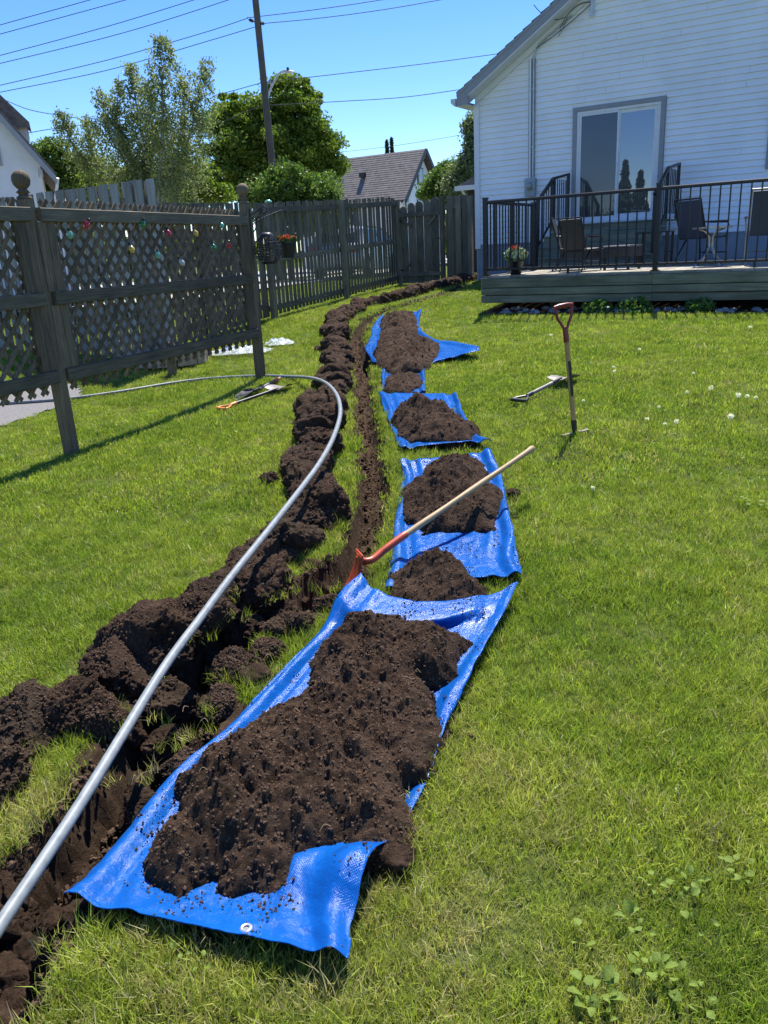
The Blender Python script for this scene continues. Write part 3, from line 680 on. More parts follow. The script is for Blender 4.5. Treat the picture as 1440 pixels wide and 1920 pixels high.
# ------------------------------------------------------------------ instancing of ground cover (stuff)
def hidden_coll(name, meshes):
    c = bpy.data.collections.new(name)
    for i, me in enumerate(meshes):
        o = bpy.data.objects.new('%s_%02d' % (name, i), me); c.objects.link(o)
    return c
def scatter(name, pts, rot, scl, tint, coll, n, label):
    me = bpy.data.meshes.new(name); me.vertices.add(len(pts)); me.vertices.foreach_set('co', np.asarray(pts, np.float32).ravel())
    for an, ty, dat, key in (('rot', 'FLOAT_VECTOR', rot, 'vector'), ('scl', 'FLOAT', scl, 'value'), ('tint', 'FLOAT', tint, 'value'), ('pick', 'INT', np.random.randint(0, n, len(pts)), 'value')):
        a = me.attributes.new(an, ty, 'POINT'); a.data.foreach_set(key, np.asarray(dat, np.int32 if ty == 'INT' else np.float32).ravel())
    o = link(name, me); ng = bpy.data.node_groups.new(name+'_nodes', 'GeometryNodeTree')
    ng.interface.new_socket('Geometry', in_out='INPUT', socket_type='NodeSocketGeometry'); ng.interface.new_socket('Geometry', in_out='OUTPUT', socket_type='NodeSocketGeometry')
    gi = ng.nodes.new('NodeGroupInput'); go = ng.nodes.new('NodeGroupOutput'); ip = ng.nodes.new('GeometryNodeInstanceOnPoints')
    ci = ng.nodes.new('GeometryNodeCollectionInfo'); ci.inputs['Collection'].default_value = coll; ci.inputs['Separate Children'].default_value = True; ci.inputs['Reset Children'].default_value = True
    mp = ng.nodes.new('GeometryNodeMeshToPoints')
    def na(nm, ty):
        x = ng.nodes.new('GeometryNodeInputNamedAttribute'); x.data_type = ty; x.inputs[0].default_value = nm
        return [s for s in x.outputs if s.enabled and s.name == 'Attribute'][0]
    L = ng.links.new
    L(gi.outputs[0], mp.inputs[0]); L(mp.outputs[0], ip.inputs['Points']); L(ci.outputs[0], ip.inputs['Instance']); ip.inputs['Pick Instance'].default_value = True
    L(na('pick', 'INT'), ip.inputs['Instance Index']); L(na('scl', 'FLOAT'), ip.inputs['Scale'])
    er = ng.nodes.new('FunctionNodeEulerToRotation'); L(na('rot', 'FLOAT_VECTOR'), er.inputs[0]); L(er.outputs[0], ip.inputs['Rotation'])
    L(ip.outputs[0], go.inputs[0])
    md = o.modifiers.new('scatter', 'NODES'); md.node_group = ng
    tag(o, label, kind='stuff'); return o
def tuft(seed, nb, rad, hmin, hmax, w, lean=.5):
    r = random.Random(seed); vs = []; fs = []
    for _ in range(nb):
        a = r.random()*2*pi; d = rad*sqrt(r.random()); x, y = d*cos(a), d*sin(a); h = r.uniform(hmin, hmax); b = r.random()*2*pi; le = r.uniform(.05, lean)*h
        dx, dy = cos(b)*le, sin(b)*le; c = r.random()*pi; wx, wy = cos(c)*w/2, sin(c)*w/2; n = len(vs)
        for t, ww in ((0, 1), (.5, .85), (1, 0)):
            px, py, pz = x+dx*t**1.8, y+dy*t**1.8, h*t*(1-.25*t*le/h)
            if ww: vs += [(px-wx*ww, py-wy*ww, pz), (px+wx*ww, py+wy*ww, pz)]
            else: vs += [(px, py, pz)]
        fs += [(n, n+1, n+3, n+2), (n+2, n+3, n+4)]
    me = bpy.data.meshes.new('grass_tuft'); me.from_pydata(vs, [], fs); me.materials.append(M['grass']); me.update(); return me
cn = hidden_coll('tuft_fine', [tuft(i, 20, .05, .02, .058, .0028, .95) for i in range(9)])
cf = hidden_coll('tuft_wide', [tuft(50+i, 22, .085, .025, .052, .0052, .8) for i in range(7)])
cl = hidden_coll('tuft_tall', [tuft(80+i, 16, .035, .05, .125, .0030, .9) for i in range(6)])
def grass_points(x0, x1, y0, y1, dens):
    n = int((x1-x0)*(y1-y0)*dens); x = np.random.uniform(x0, x1, n); y = np.random.uniform(y0, y1, n)
    # keep only what lies inside the widened view cone
    k = (np.abs(x) < .56*y+.9); x, y = x[k], y[k]
    k = lawn_free(x, y) > 0; return x[k], y[k]
def tints(x, y):
    big = fbm(P3(x*.8, y*.8, 3), 3); mid = fbm(P3(x*3.5, y*3.5, 5), 4)
    t = .30+.55*big+.35*mid+np.random.normal(0, .17, len(x))+(np.random.rand(len(x)) < .07)*.4
    dry = sstep(3.2, 1.4, y)*(.08+.8*np.clip(fbm(P3(x*2.2, y*2.2, 12), 3)+.12, -.3, .6))
    return np.clip(t+dry, 0, .97)
def lawn_scatter(name, label, regs, coll, n, smin, smax):
    X_ = []; Y_ = []
    for r in regs:
        x, y = grass_points(*r); X_.append(x); Y_.append(y)
    x = np.concatenate(X_); y = np.concatenate(Y_); z = ground0(x, y)-.002; N_ = len(x)
    hh = .8+.9*np.clip(fbm(P3(x*1.7, y*1.7, 20), 3)+.1, -.3, .5)
    rot = np.stack([np.random.normal(0, .16, N_), np.random.normal(0, .16, N_), np.random.rand(N_)*6.28], -1)
    scatter(name, np.stack([x, y, z], -1), rot, np.random.uniform(smin, smax, N_)*hh, tints(x, y), coll, n, label); return N_
nA = lawn_scatter('near_grass', 'fine grass of the lawn close to the camera', [(-3.2, 3.2, .55, 2.6, 2300), (-4, 4, 2.6, 4.5, 1500)], cn, 9, .85, 1.3)
nB = lawn_scatter('grass', 'mown grass of the lawn up to the fence and deck', [(-5, 5.5, 4.5, 9, 620), (-7, 6.5, 9, 14, 330), (-8, 5, 14, 24, 150)], cf, 7, .8, 1.2)
# longer tufts beside trench and tarps, on clump edges
ex = []
for i in range(2600):
    p = trench[random.randrange(len(trench)//2+10)]; ex.append((p[0]+random.gauss(0, .28), p[1]+random.gauss(0, .28)))
fe = np.array([at(*r[c])[:2] for k in 'ABC' for r in TARPS[k] for c in (0, 2)])
for i in range(1500):
    p = fe[random.randrange(len(fe))]; ex.append((p[0]+random.gauss(0, .16), p[1]+random.gauss(0, .16)))
for i in range(420):
    y = random.uniform(.8, 4); ex.append((random.uniform(-.2-.5*y, .3+.55*y), y))
ex = np.array(ex); ok = lawn_free(ex[:, 0], ex[:, 1]) > 0; ex = ex[ok]
pz = np.concatenate([np.stack([ex[:, 0], ex[:, 1], ground0(ex[:, 0], ex[:, 1])-.002], -1), np.array(CROWNTUFT)])
Nn = len(pz); sc_ = np.random.uniform(.5, .95, Nn); sc_[len(ex):] = .6
scatter('long_grass', pz, np.stack([np.random.normal(0, .3, Nn), np.random.normal(0, .3, Nn), np.random.rand(Nn)*6.28], -1), sc_,
        np.clip(tints(pz[:, 0], pz[:, 1])+np.where(np.arange(Nn) >= len(ex), .25, 0), 0, .9), cl, 6, 'longer grass tufts beside the trench and tarps')
# crumbs
def crumb(seed):
    r = np.random.RandomState(seed); d = np.array([(sin(t)*cos(p), sin(t)*sin(p), cos(t)) for t in (0.001, .8, 1.57, 2.3, 3.14) for p in (0, 1.26, 2.5, 3.77, 5.0)])
    v = d*(.8+.5*r.rand(len(d), 1))*[.011, .009, .008]; I = np.arange(25).reshape(5, 5); J = np.roll(I, -1, 1)
    return np_mesh('crumb', v, np.stack([I[:-1], I[1:], J[1:], J[:-1]], -1).reshape(-1, 4), M['crumb'], False)
cc = hidden_coll('crumb', [crumb(i) for i in range(6)])
cr = np.concatenate(CR); Nn = len(cr)
scatter('soil_crumbs', cr[:, :3], np.random.rand(Nn, 3)*6.28, cr[:, 3]*np.random.gamma(2.0, .5, Nn).clip(.2, 2.6), np.zeros(Nn), cc, 6, 'crumbs of dark soil scattered over heaps, tarps and trench')
print('GRASS', nA, nB, 'CRUMBS', Nn)

# ================================================================== the house
house = empty('house', HL(0, 0, 0), -TH, 'white sided house with gable wall, patio door and grey rake boards behind the deck', 'house')
# house-local: x = along the wall to the right, y = away from the lawn, z up; wall face at y = DEP
WY = DEP; xL, xR = -2.30, 9.3; zb, zE = 1.57, 4.16; pitchk = (5.58-4.33)/(-.49+2.49)     # rake slope
def wall_top(x): return zE+.04+(min(x, 2*3.5-x)-xL)*pitchk
DX0, DX1, DZ0, DZ1 = -.30, 1.36, 1.87, 3.88
WX0, WX1, WZ0, WZ1 = 3.05, 4.25, 2.55, 3.75
mb = MB(); apex = 3.5
mb.add([(xL, WY+.05, .5), (xR, WY+.05, .5), (xR, WY+.05, wall_top(xR)), (apex, WY+.05, wall_top(apex)+.05), (xL, WY+.05, wall_top(xL)),
        (xL, WY+8, .5), (xR, WY+8, .5), (xR, WY+8, wall_top(xR)), (apex, WY+8, wall_top(apex)), (xL, WY+8, wall_top(xL))],
       [(0, 1, 2, 3, 4), (9, 8, 7, 6, 5), (0, 4, 9, 5), (1, 6, 7, 2), (0, 5, 6, 1)])
mb.build('wall_core', M['vinyl'], house)
# siding courses, each cut round the door, the window and the rake
ex_ = .1035; k = 0; z = zb
boards = []
while z < wall_top(apex)-.02:
    z1 = z+ex_
    lo = xL+.02 if z < zE else xL+max(0, (z-zE-.02)/pitchk)+.02; hi = xR if z < zE else 2*apex-lo
    if hi-lo < .1: break
    segs = [(lo, hi)]
    for (a, b, c, d) in ((DX0-.012, DX1+.012, DZ0-.02, DZ1+.012), (WX0, WX1, WZ0, WZ1)):
        if z1 > c and z < d:
            ns = []
            for s0, s1 in segs:
                if a > s0: ns.append((s0, min(a, s1)))
                if b < s1: ns.append((max(b, s0), s1))
            segs = [q for q in ns if q[1]-q[0] > .02]
    for s0, s1 in segs:
        cut = []; q = s0
        while q < s1:
            L_ = random.choice([3.66, 3.66, 2.4, 3.0]) if q > s0 else random.uniform(1.2, 3.66); e = min(s1, q+L_)
            if s1-e < .3: e = s1
            boards.append((q, e, z)); q = e
    z = z1
for (a, b, z) in boards:
    mb = MB(); y0, y1 = WY+.046, WY+.020; t = .010; wob = random.uniform(-.0015, .0015)
    pr = [(y0, z+ex_+.004), (y1+wob, z+.004), (y1+.002+wob, z), (y0+.006, z+.002)]
    mb.add([(x, y, zz) for x in (a+.0018, b-.0018) for y, zz in pr], [(0, 1, 5, 4), (1, 2, 6, 5), (2, 3, 7, 6), (3, 2, 1, 0), (4, 5, 6, 7)])
    mb.build('siding_board', M['vinyl'], house)
MB().box((xL+.045, WY+.02, (zb+zE)/2-.03), (.11, .06, zE-zb+.1), bev=.004).build('corner_trim', M['vinyl_trim'], house)
MB().box(((xL+xR)/2, WY+.09, 1.0), (xR-xL-.02, .1, 1.13)).build('foundation', M['foundation'], house)
# roof, with shingle courses proud of each other, fascia and soffit
OV = .32                                                        # gable overhang toward the lawn
rl = sqrt(1+pitchk**2)
def rp(s, off):                                                 # s metres up the left slope from the eave tip
    return (xL-.22+s/rl, zE-.005+s*pitchk/rl+off)
total = (apex-(xL-.22))*rl
ns = int(total/.2)+1; mr = MB()
for i in range(ns):
    a = i*.2; b = min(total, a+.23); (xa, za), (xb, zb_) = rp(a, .235), rp(b, .213)
    for sgn in (1, -1):
        fx = (lambda x: x) if sgn > 0 else (lambda x: 2*apex-x)
        mr.add([(fx(xa), WY-OV-.02, za), (fx(xa), WY+8.3, za), (fx(xb), WY+8.3, zb_), (fx(xb), WY-OV-.02, zb_), (fx(xa), WY-OV-.02, za-.02), (fx(xa), WY+8.3, za-.02)],
               [(0, 1, 2, 3) if sgn < 0 else (3, 2, 1, 0), (0, 4, 5, 1)])
rf = mr.build('roof', M['shingle'], house)
def rake(name, o0, o1, y0, y1, mat, sgn=1, s0=0.0, par=None):
    a, b = rp(s0, 0), rp(total, 0); fx = (lambda x: x) if sgn > 0 else (lambda x: 2*apex-x)
    v = [(fx(x), y, z+o) for (x, z) in (a, b) for y in (y0, y1) for o in (o0, o1)]
    MB().add(v, [(0, 1, 3, 2), (4, 6, 7, 5), (0, 4, 5, 1), (2, 3, 7, 6), (1, 5, 7, 3), (0, 2, 6, 4)]).build(name, mat, par or house)
for sg in (1, -1):
    rake('fascia', .02, .195, WY-OV, WY-OV+.022, M['greytrim'], sg)
    rake('drip_edge', .16, .215, WY-OV-.012, WY-OV-.001, M['greytrim'], sg)
    rake('soffit', .0, .018, WY-OV+.004, WY+.02, M['vinyl_trim'], sg)
    rake('frieze_trim', -.12, -.002, WY+.0, WY+.02, M['vinyl_trim'], sg, .28)
# boxed eave return and gutter at the left corner
MB().prism([(xL-.235, zE-.01), (xL+.02, zE-.01), (xL+.02, zE+.18), (xL-.235, zE+.06)], WY-OV-.004, WY-OV+.05, Matrix(((1, 0, 0), (0, 0, 1), (0, 1, 0)))).build('eave_box', M['greytrim'], house)
MB().box((xL-.1, WY+3.9, zE-.015), (.24, 8.4, .012)).build('eave_soffit', M['vinyl_trim'], house)
g_ = MB()
g_.add([(x, y, z) for y in (WY-OV-.02, WY+8.2) for x, z in ((xL-.24, zE+.12), (xL-.34, zE+.12), (xL-.34, zE+.05), (xL-.27, zE-.01), (xL-.24, zE-.01))],
       [(0, 1, 2, 3, 4), (9, 8, 7, 6, 5)]+[(i, (i+1) % 5, 5+(i+1) % 5, 5+i) for i in range(5)])
g_.build('gutter', M['galv'], house)
# patio door
door = MB(); f = .085
def ring(mb, x0, x1, z0, z1, w, y0, y1, bot=True):
    yc, yd = (y0+y1)/2, abs(y1-y0)
    mb.box((x0+w/2, yc, (z0+z1)/2), (w, yd, z1-z0)); mb.box((x1-w/2, yc, (z0+z1)/2), (w, yd, z1-z0))
    mb.box(((x0+x1)/2, yc, z1-w/2), (x1-x0-2*w, yd, w))
    if bot: mb.box(((x0+x1)/2, yc, z0+w/2), (x1-x0-2*w, yd, w))
    return mb
pd = ring(MB(), DX0, DX1, DZ0, DZ1, .075, WY-.01, WY+.06, False).build('patio_door', M['greytrim'], house)
ring(MB(), DX0+.078, DX1-.078, DZ0+.02, DZ1-.078, .045, WY+.005, WY+.055).build('door_frame', M['white'], pd)
mxd = (DX0+DX1)/2
ring(MB(), DX0+.125, mxd+.03, DZ0+.065, DZ1-.125, .035, WY+.012, WY+.035).build('screen_panel_frame', M['white'], pd)
ring(MB(), mxd-.01, DX1-.125, DZ0+.065, DZ1-.125, .06, WY+.038, WY+.058).build('sliding_panel_frame', M['white'], pd)
MB().box(((DX0+.16+mxd-.005)/2, WY+.025, (DZ0+DZ1)/2-.03), (mxd-.005-DX0-.16, .004, DZ1-DZ0-.26)).build('screened_pane', M['glass_screen'], pd)
MB().box(((mxd+.05+DX1-.185)/2, WY+.048, (DZ0+DZ1)/2-.03), (DX1-.185-mxd-.05, .006, DZ1-DZ0-.31)).build('pane', M['glass'], pd)
MB().box(((DX0+DX1)/2, WY-.03, DZ0-.0), (DX1-DX0+.04, .1, .035)).build('door_sill', M['white'], pd)
MB().box((mxd+.02, WY+.006, (DZ0+DZ1)/2-.1), (.02, .025, .2), bev=.004).build('door_handle', M['white'], pd)
# window at the right edge of the picture
wn = ring(MB(), WX0, WX1, WZ0, WZ1, .09, WY+.0, WY+.06).build('window', M['greytrim'], house)
ring(MB(), WX0+.09, WX1-.09, WZ0+.09, WZ1-.09, .04, WY+.012, WY+.055).build('window_sash', M['white'], wn)
MB().box(((WX0+WX1)/2, WY+.04, (WZ0+WZ1)/2), (WX1-WX0-.26, .006, WZ1-WZ0-.26)).build('pane', M['window'], wn)
# service conduit, meter, cable bracket
cx = -1.11; zc = 4.82
MB().tube([(cx+.035, WY-.005, 2.74), (cx+.035, WY-.005, zc), (cx+.06, WY-.005, zc+.10), (cx+.13, WY-.007, zc+.2), (cx+.75, WY-.02, zc+.2+.62*pitchk-.02)], .016, 10).build('service_pipe', M['galv'], house, True)
MB().box((cx-.03, WY+.008, (2.74+zc)/2), (.035, .03, zc-2.74)).build('cable_channel', M['vinyl_trim'], house)
for sx in (-.058, .0, .064): MB().box((cx+sx, WY+.012, (2.74+zc)/2), (.008, .02, zc-2.76)).build('channel_edge', M['greytrim'], house)
for zz in (3.3, 4.3): MB().box((cx+.035, WY-.005, zz), (.06, .03, .025)).build('pipe_clip', M['galv'], house)
mt = MB().box((cx, WY-.03, 2.58), (.21, .11, .33), bev=.01).build('meter_box', M['meter'], house)
RY = Matrix.Rotation(pi/2, 3, 'X')
MB().lathe([(.085, 0), (.085, .015), (.072, .02), (.068, .06), (.05, .08), (.001, .085)], 20, (cx+.01, WY-.085, 2.60), RY).build('meter_glass', M['glassy'], mt, True)
MB().lathe([(.088, 0), (.088, .02), (.078, .022), (.078, .0)], 20, (cx+.01, WY-.085, 2.60), RY).build('meter_ring', M['galv'], mt, True)
MB().box((cx+.01, WY-.105, 2.59), (.06, .01, .03)).build('dial_plate', M['pale'], mt)
MB().box((cx+.01, WY-.01, 2.395), (.05, .05, .04)).build('pipe_stub', M['galv'], mt)
bx, bz = 0.0, 5.47
br = MB().box((bx, WY+.0, bz), (.07, .03, .30)).build('cable_bracket', M['galv'], house)
MB().box((bx, WY+.012, bz), (.10, .02, .34)).build('backing_block', M['white'], br)
def sag(a, b, s, n=14):
    a = Vector(a); b = Vector(b); return [a.lerp(b, i/n)-Vector((0, 0, s*4*(i/n)*(1-i/n))) for i in range(n+1)]
MB().tube(sag((bx-.02, WY-.03, bz+.06), (bx-.45, WY-.07, bz-.1), -.07), .008, 6).build('loose_cable', M['wire'], house)
MB().tube(sag((bx-.45, WY-.07, bz-.1), (bx-.95, WY-.35, bz+.12), .12), .007, 6).build('loose_cable', M['wire'], house)
MB().tube([(bx-.42, WY-.06, bz-.1), (bx-.5, WY-.05, bz-.26), (bx-.58, WY-.04, bz-.38), (bx-.56, WY-.04, bz-.26), (bx-.46, WY-.06, bz-.1)], .005, 6).build('loose_cable', M['wire'], house)
MB().tube(sag((bx-.02, WY-.02, bz+.03), (cx+.1, WY-.04, zc+.14), .03), .007, 6).build('loose_cable', M['wire'], house)

# ================================================================== the deck
deck = empty('deck', HL(0, 0, 0), -TH, 'raised wooden deck with green grey skirt boards and black metal railing', 'deck')
DXR = 5.6
# deck boards run away from the lawn; front-left notch free
x = 0.0
while x < DXR:
    MB().box((x+.068, DEP/2+.0, FLOOR-.017+random.uniform(-.002, .002)), (.132, DEP-.02, .034), bev=.004).build('deck_board', M['deckY'], deck, loc=(0, 0, 0)); x += .14
seam = 2.42
for (za, zb_2) in ((.965, FLOOR-.036), (.862, .955), (.752, .850)):
    for (xa, xb) in ((0, seam-.002), (seam+.002, DXR)):
        MB().box(((xa+xb)/2, -.012, (za+zb_2)/2), (xb-xa, .036, zb_2-za), bev=.004).build('skirt_board', M['deckX'], deck)
    MB().box((-.02, 1.95, (za+zb_2)/2), (.036, 3.86, zb_2-za), bev=.004).build('skirt_board', M['deckY'], deck)
MB().box((DXR/2, .4, .88), (DXR-.1, .05, .18)).build('joist', M['deckX'], deck)
for i, xx in enumerate((.9, 2.9, 4.9)): MB().box((xx, .6, .84), (.14, .14, .4)).build('pier', M['fence'], deck)
rail = empty('deck_railing', (0, 0, 0)); rail.parent = deck
def post(x, y, z0=FLOOR, h=1.05, w=.062, par=rail):
    p = MB().box((x, y, z0+h/2), (w, w, h), bev=.004).box((x, y, z0+h+.006), (w+.012, w+.012, .014)).build('rail_post', M['black'], par)
    MB().box((x, y, z0+.006), (w+.045, w+.045, .012)).build('base_plate', M['black'], p); return p
yR = .045; zt = FLOOR+1.0
for xx in (.03, 2.43, 4.83): post(xx, yR)
def rail_run(p0, p1, sp=.115, z_lo=FLOOR+.085, z_hi=zt):
    p0 = Vector(p0); p1 = Vector(p1); L = (p1-p0).length; n = max(1, int(round(L/sp))); d = (p1-p0)/L
    MB().bar(p0+Vector((0, 0, z_hi)), p1+Vector((0, 0, z_hi)), .055, .042, .008).build('top_rail', M['black'], rail)
    MB().bar(p0+Vector((0, 0, z_lo)), p1+Vector((0, 0, z_lo)), .032, .034, .005).build('bottom_rail', M['black'], rail)
    me = None
    for i in range(1, n):
        q = p0+d*(L*i/n)
        if me is None: me = MB().box((0, 0, 0), (.0165, .0165, z_hi-z_lo-.03)).mesh('baluster', M['black'])
        link('baluster', me, rail, None, (q.x, q.y, (z_lo+z_hi)/2))
rail_run((.062, yR, 0), (2.398, yR, 0)); rail_run((2.462, yR, 0), (4.798, yR, 0)); rail_run((4.862, yR, 0), (DXR, yR, 0))
for xx in (1.26, 3.62): MB().box((xx, yR, FLOOR+.034), (.028, .028, .066)).build('rail_foot', M['black'], rail)
post(.045, 1.0); post(.045, 1.95, h=1.03, w=.09)
rail_run((.045, .08, 0), (.045, .96, 0)); rail_run((.045, 1.04, 0), (.045, 1.90, 0))
# steps up to the patio door, with their own railings
st = empty('door_steps', HL(0, 0, 0), -TH, 'grey wooden steps with black hand rails up to the patio door', 'steps')
sx0, sx1 = -.36, 1.72
for i, (zt_, yy) in enumerate(((1.83, 3.75), (1.645, 3.45), (1.46, 3.15), (1.30, 2.87))):
    dpt = .98 if i == 0 else .30
    for j in range(int(dpt/.14)): MB().box(((sx0+sx1)/2, yy+.07+j*.142, zt_-.014), (sx1-sx0, .136, .028), bev=.004).build('tread', M['deckX'], st)
    zb3 = (1.645, 1.46, 1.30, 1.13)[i]
    for j in range(2):
        hgt = (zt_-.03-zb3)/2-.004; MB().box(((sx0+sx1)/2, yy+.02, zb3+hgt/2+.003+j*(hgt+.006)), (sx1-sx0-.01, .022, hgt)).build('riser', M['deckX'], st)
for xx in (sx0+.04, sx1-.04):
    MB().box((xx, 4.62, 2.28), (.05, .05, .9)).build('hand_rail_post', M['black'], st); MB().box((xx, 3.0, 1.75), (.05, .05, .95)).build('hand_rail_post', M['black'], st)
    MB().box((xx, 3.8, 2.22), (.05, .05, .84)).build('hand_rail_post', M['black'], st)
    MB().bar((xx, 4.65, 2.75), (xx, 3.82, 2.64), .05, .04).build('hand_rail', M['black'], st); MB().bar((xx, 3.82, 2.64), (xx, 2.95, 2.20), .05, .04).build('hand_rail', M['black'], st)
    MB().bar((xx, 3.8, 1.95), (xx, 3.0, 1.45), .03, .03).build('lower_rail', M['black'], st)
    for k_ in range(1, 7): yy = 3.0+.8*k_/7; MB().box((xx, yy, 1.45+.62*(yy-3.0)+.39), (.016, .016, .74)).build('baluster', M['black'], st)
    for k_ in range(1, 7): yy = 3.8+.8*k_/7; MB().box((xx, yy, 2.28), (.016, .016, .72)).build('baluster', M['black'], st)

# ---- furniture on the deck
def sling_chair(name, label, u, n, rz, mat, legmat, arms=True, wick=False, sc=1.0):
    t = empty(name, HL(u, n, FLOOR), -TH+rz, label, 'chair')      # local: faces +y
    t.scale = (sc, sc, sc)
    w = .27
    b = MB(); pr = [(.26, .43), (.0, .40), (-.20, .41)]
    for i in range(len(pr)-1):
        (y0, z0), (y1, z1) = pr[i], pr[i+1]; b.add([(x, y, z+dz) for x in (-w+.02, w-.02) for (y, z) in ((y0, z0), (y1, z1)) for dz in (0, .012)], [(0, 2, 3, 1), (4, 5, 7, 6), (1, 3, 7, 5), (0, 4, 6, 2), (0, 1, 5, 4), (2, 6, 7, 3)])
    b.build('seat', mat, t)
    b = MB(); b.add([(x, y, z) for x in (-w+.02, w-.02) for (y, z) in ((-.20, .43), (-.36, .99), (-.372, .985), (-.215, .42))], [(0, 1, 2, 3), (7, 6, 5, 4), (0, 4, 5, 1), (2, 6, 7, 3), (1, 5, 6, 2), (0, 3, 7, 4)])
    b.build('backrest', mat, t)
    for s_ in (-1, 1):
        x = s_*w
        MB().tube([(x, .30, .0), (x, .26, .42), (x, -.19, .41), (x, -.38, 1.01)], .014, 8).build('side_frame', legmat, t, True)
        MB().tube([(x, -.34, .0), (x, -.05, .40)], .013, 8).build('leg', legmat, t, True)
        MB().tube([(x, .32, .0), (x, -.34, .0)], .012, 8).build('foot_runner', legmat, t, True)
        if arms:
            MB().tube([(x, .25, .42), (x*1.08, .27, .60), (x*1.1, .24, .64), (x*1.1, -.18, .65), (x, -.26, .66)], .012, 8).build('armrest', legmat, t, True)
            MB().box((x*1.1, .04, .66), (.045, .40, .022), bev=.006).build('arm_pad', M['plastic_black'], t)
    MB().tube([(-w, -.38, 1.01), (w, -.38, 1.01)], .014, 8).build('top_bar', legmat, t, True)
    MB().tube([(-w, .3, .18), (w, .3, .18)], .01, 8).build('stretcher', legmat, t, True)
    if wick: MB().box((0, .04, .32), (.5, .46, .14), bev=.01).build('seat_skirt', M['wicker'], t)
    return t
sling_chair('patio_chair', 'blue grey sling chair reclined beside the round glass table', 2.62, 2.0, -.55, M['chairmesh'], M['black'], sc=.90)
sling_chair('patio_chair', 'brown seated metal frame chair cut by the right edge of the photo', 3.62, 1.05, .18, M['chairmesh'], M['chrome'], sc=.92)
sling_chair('patio_chair', 'dark wicker chair seen from behind, nearer of the two on the left of the deck', 1.22, .72, -.35, M['wicker'], M['black'], True, True, .72)
sling_chair('patio_chair', 'dark wicker chair turned sideways at the left end of the deck', .86, 1.35, -1.35, M['wicker'], M['black'], True, True, .76)
t = empty('side_table', HL(2.93, 1.0, FLOOR), -TH, 'round glass topped table on crossed metal legs between two chairs', 'table')
MB().lathe([(.001, .495), (.24, .495), (.25, .502), (.24, .509), (.001, .509)], 28).build('table_top', M['window'], t, True)
MB().lathe([(.238, .49), (.256, .49), (.256, .512), (.238, .512), (.238, .49)], 28).build('top_rim', M['chrome'], t, True)
for k_ in range(4):
    a = pi/4+k_*pi/2; c_, s_ = cos(a), sin(a)
    MB().tube([(c_*.20, s_*.20, .49), (c_*.10, s_*.10, .46), (c_*.03, s_*.03, .38), (c_*.025, s_*.025, .25), (c_*.09, s_*.09, .14), (c_*.24, s_*.24, .0)], .011, 8).build('leg', M['chrome'], t, True)
t = empty('ottoman', HL(1.75, .95, FLOOR), -TH-.2, 'low wicker footstool with a pale flat top before the steps', 'footstool')
MB().box((0, 0, .24), (.42, .4, .13), bev=.01).build('woven_body', M['wicker'], t); MB().box((0, 0, .32), (.41, .39, .025), bev=.01).build('top', M['cushion'], t)
for sx in (-1, 1):
    for sy in (-1, 1): MB().box((sx*.18, sy*.17, .09), (.03, .03, .18)).build('leg', M['black'], t)
t = empty('side_table', HL(1.92, 2.1, FLOOR), -TH, 'small black slatted table in front of the door steps', 'table')
for k_ in range(5): MB().box((0, -.18+k_*.09, .49), (.5, .08, .02), bev=.003).build('slat', M['black'], t)
for sx in (-1, 1):
    for sy in (-1, 1): MB().box((sx*.22, sy*.2, .24), (.035, .035, .48)).build('leg', M['black'], t)
    MB().box((sx*.22, 0, .2), (.025, .38, .025)).build('stretcher', M['black'], t)
def leaf_cloud(n, rad, size, zsq=1.0, zoff=0.0, seed=1, up=.3):
    r = np.random.RandomState(seed); d = r.normal(size=(n, 3)); d /= np.linalg.norm(d, axis=1)[:, None]; p = d*(r.rand(n, 1)**.4)*rad; p[:, 2] = p[:, 2]*zsq+zoff
    return leaf_quads(p, size, r, up)
def leaf_quads(p, size, r, up=.3, elong=1.5):
    n = len(p); a = r.normal(size=(n, 3)); a /= np.linalg.norm(a, axis=1)[:, None]; b = r.normal(size=(n, 3)); b[:, 2] += up*2; b -= (a*b).sum(1)[:, None]*a; b /= np.linalg.norm(b, axis=1)[:, None]
    s = size*(.6+.8*r.rand(n, 1)); a = a*s*elong; b = b*s
    V = np.stack([p-a, p-b*.8+a*.1, p+a, p+b*.8+a*.1], 1).reshape(-1, 3); return V, np.arange(4*n).reshape(n, 4)
t = empty('flower_pot', HL(.42, .22, FLOOR), 0, 'dark pot of white green plants and red blooms on the deck corner behind the railing', 'flower pot')
MB().lathe([(.07, 0), (.085, .02), (.105, .17), (.115, .18), (.115, .2), (.1, .2), (.09, .18), (.001, .17)], 20).build('pot', M['plastic_black'], t, True)
V_, F_ = leaf_cloud(420, .17, .022, .6, .28, 4); link('foliage', np_mesh('foliage', V_, F_, M['leafwhite']), t)
V_, F_ = leaf_cloud(200, .16, .022, .6, .26, 5); link('green_foliage', np_mesh('green_foliage', V_, F_, M['leafgreen']), t)
for k_ in range(5):
    a = random.random()*6; V_, F_ = leaf_cloud(26, .028, .012, 1, 0, 30+k_); link('bloom', np_mesh('bloom', V_+np.array([cos(a)*.05-.02, sin(a)*.05-.03, .39+random.uniform(-.03, .03)]), F_, M['petal_red']), t)
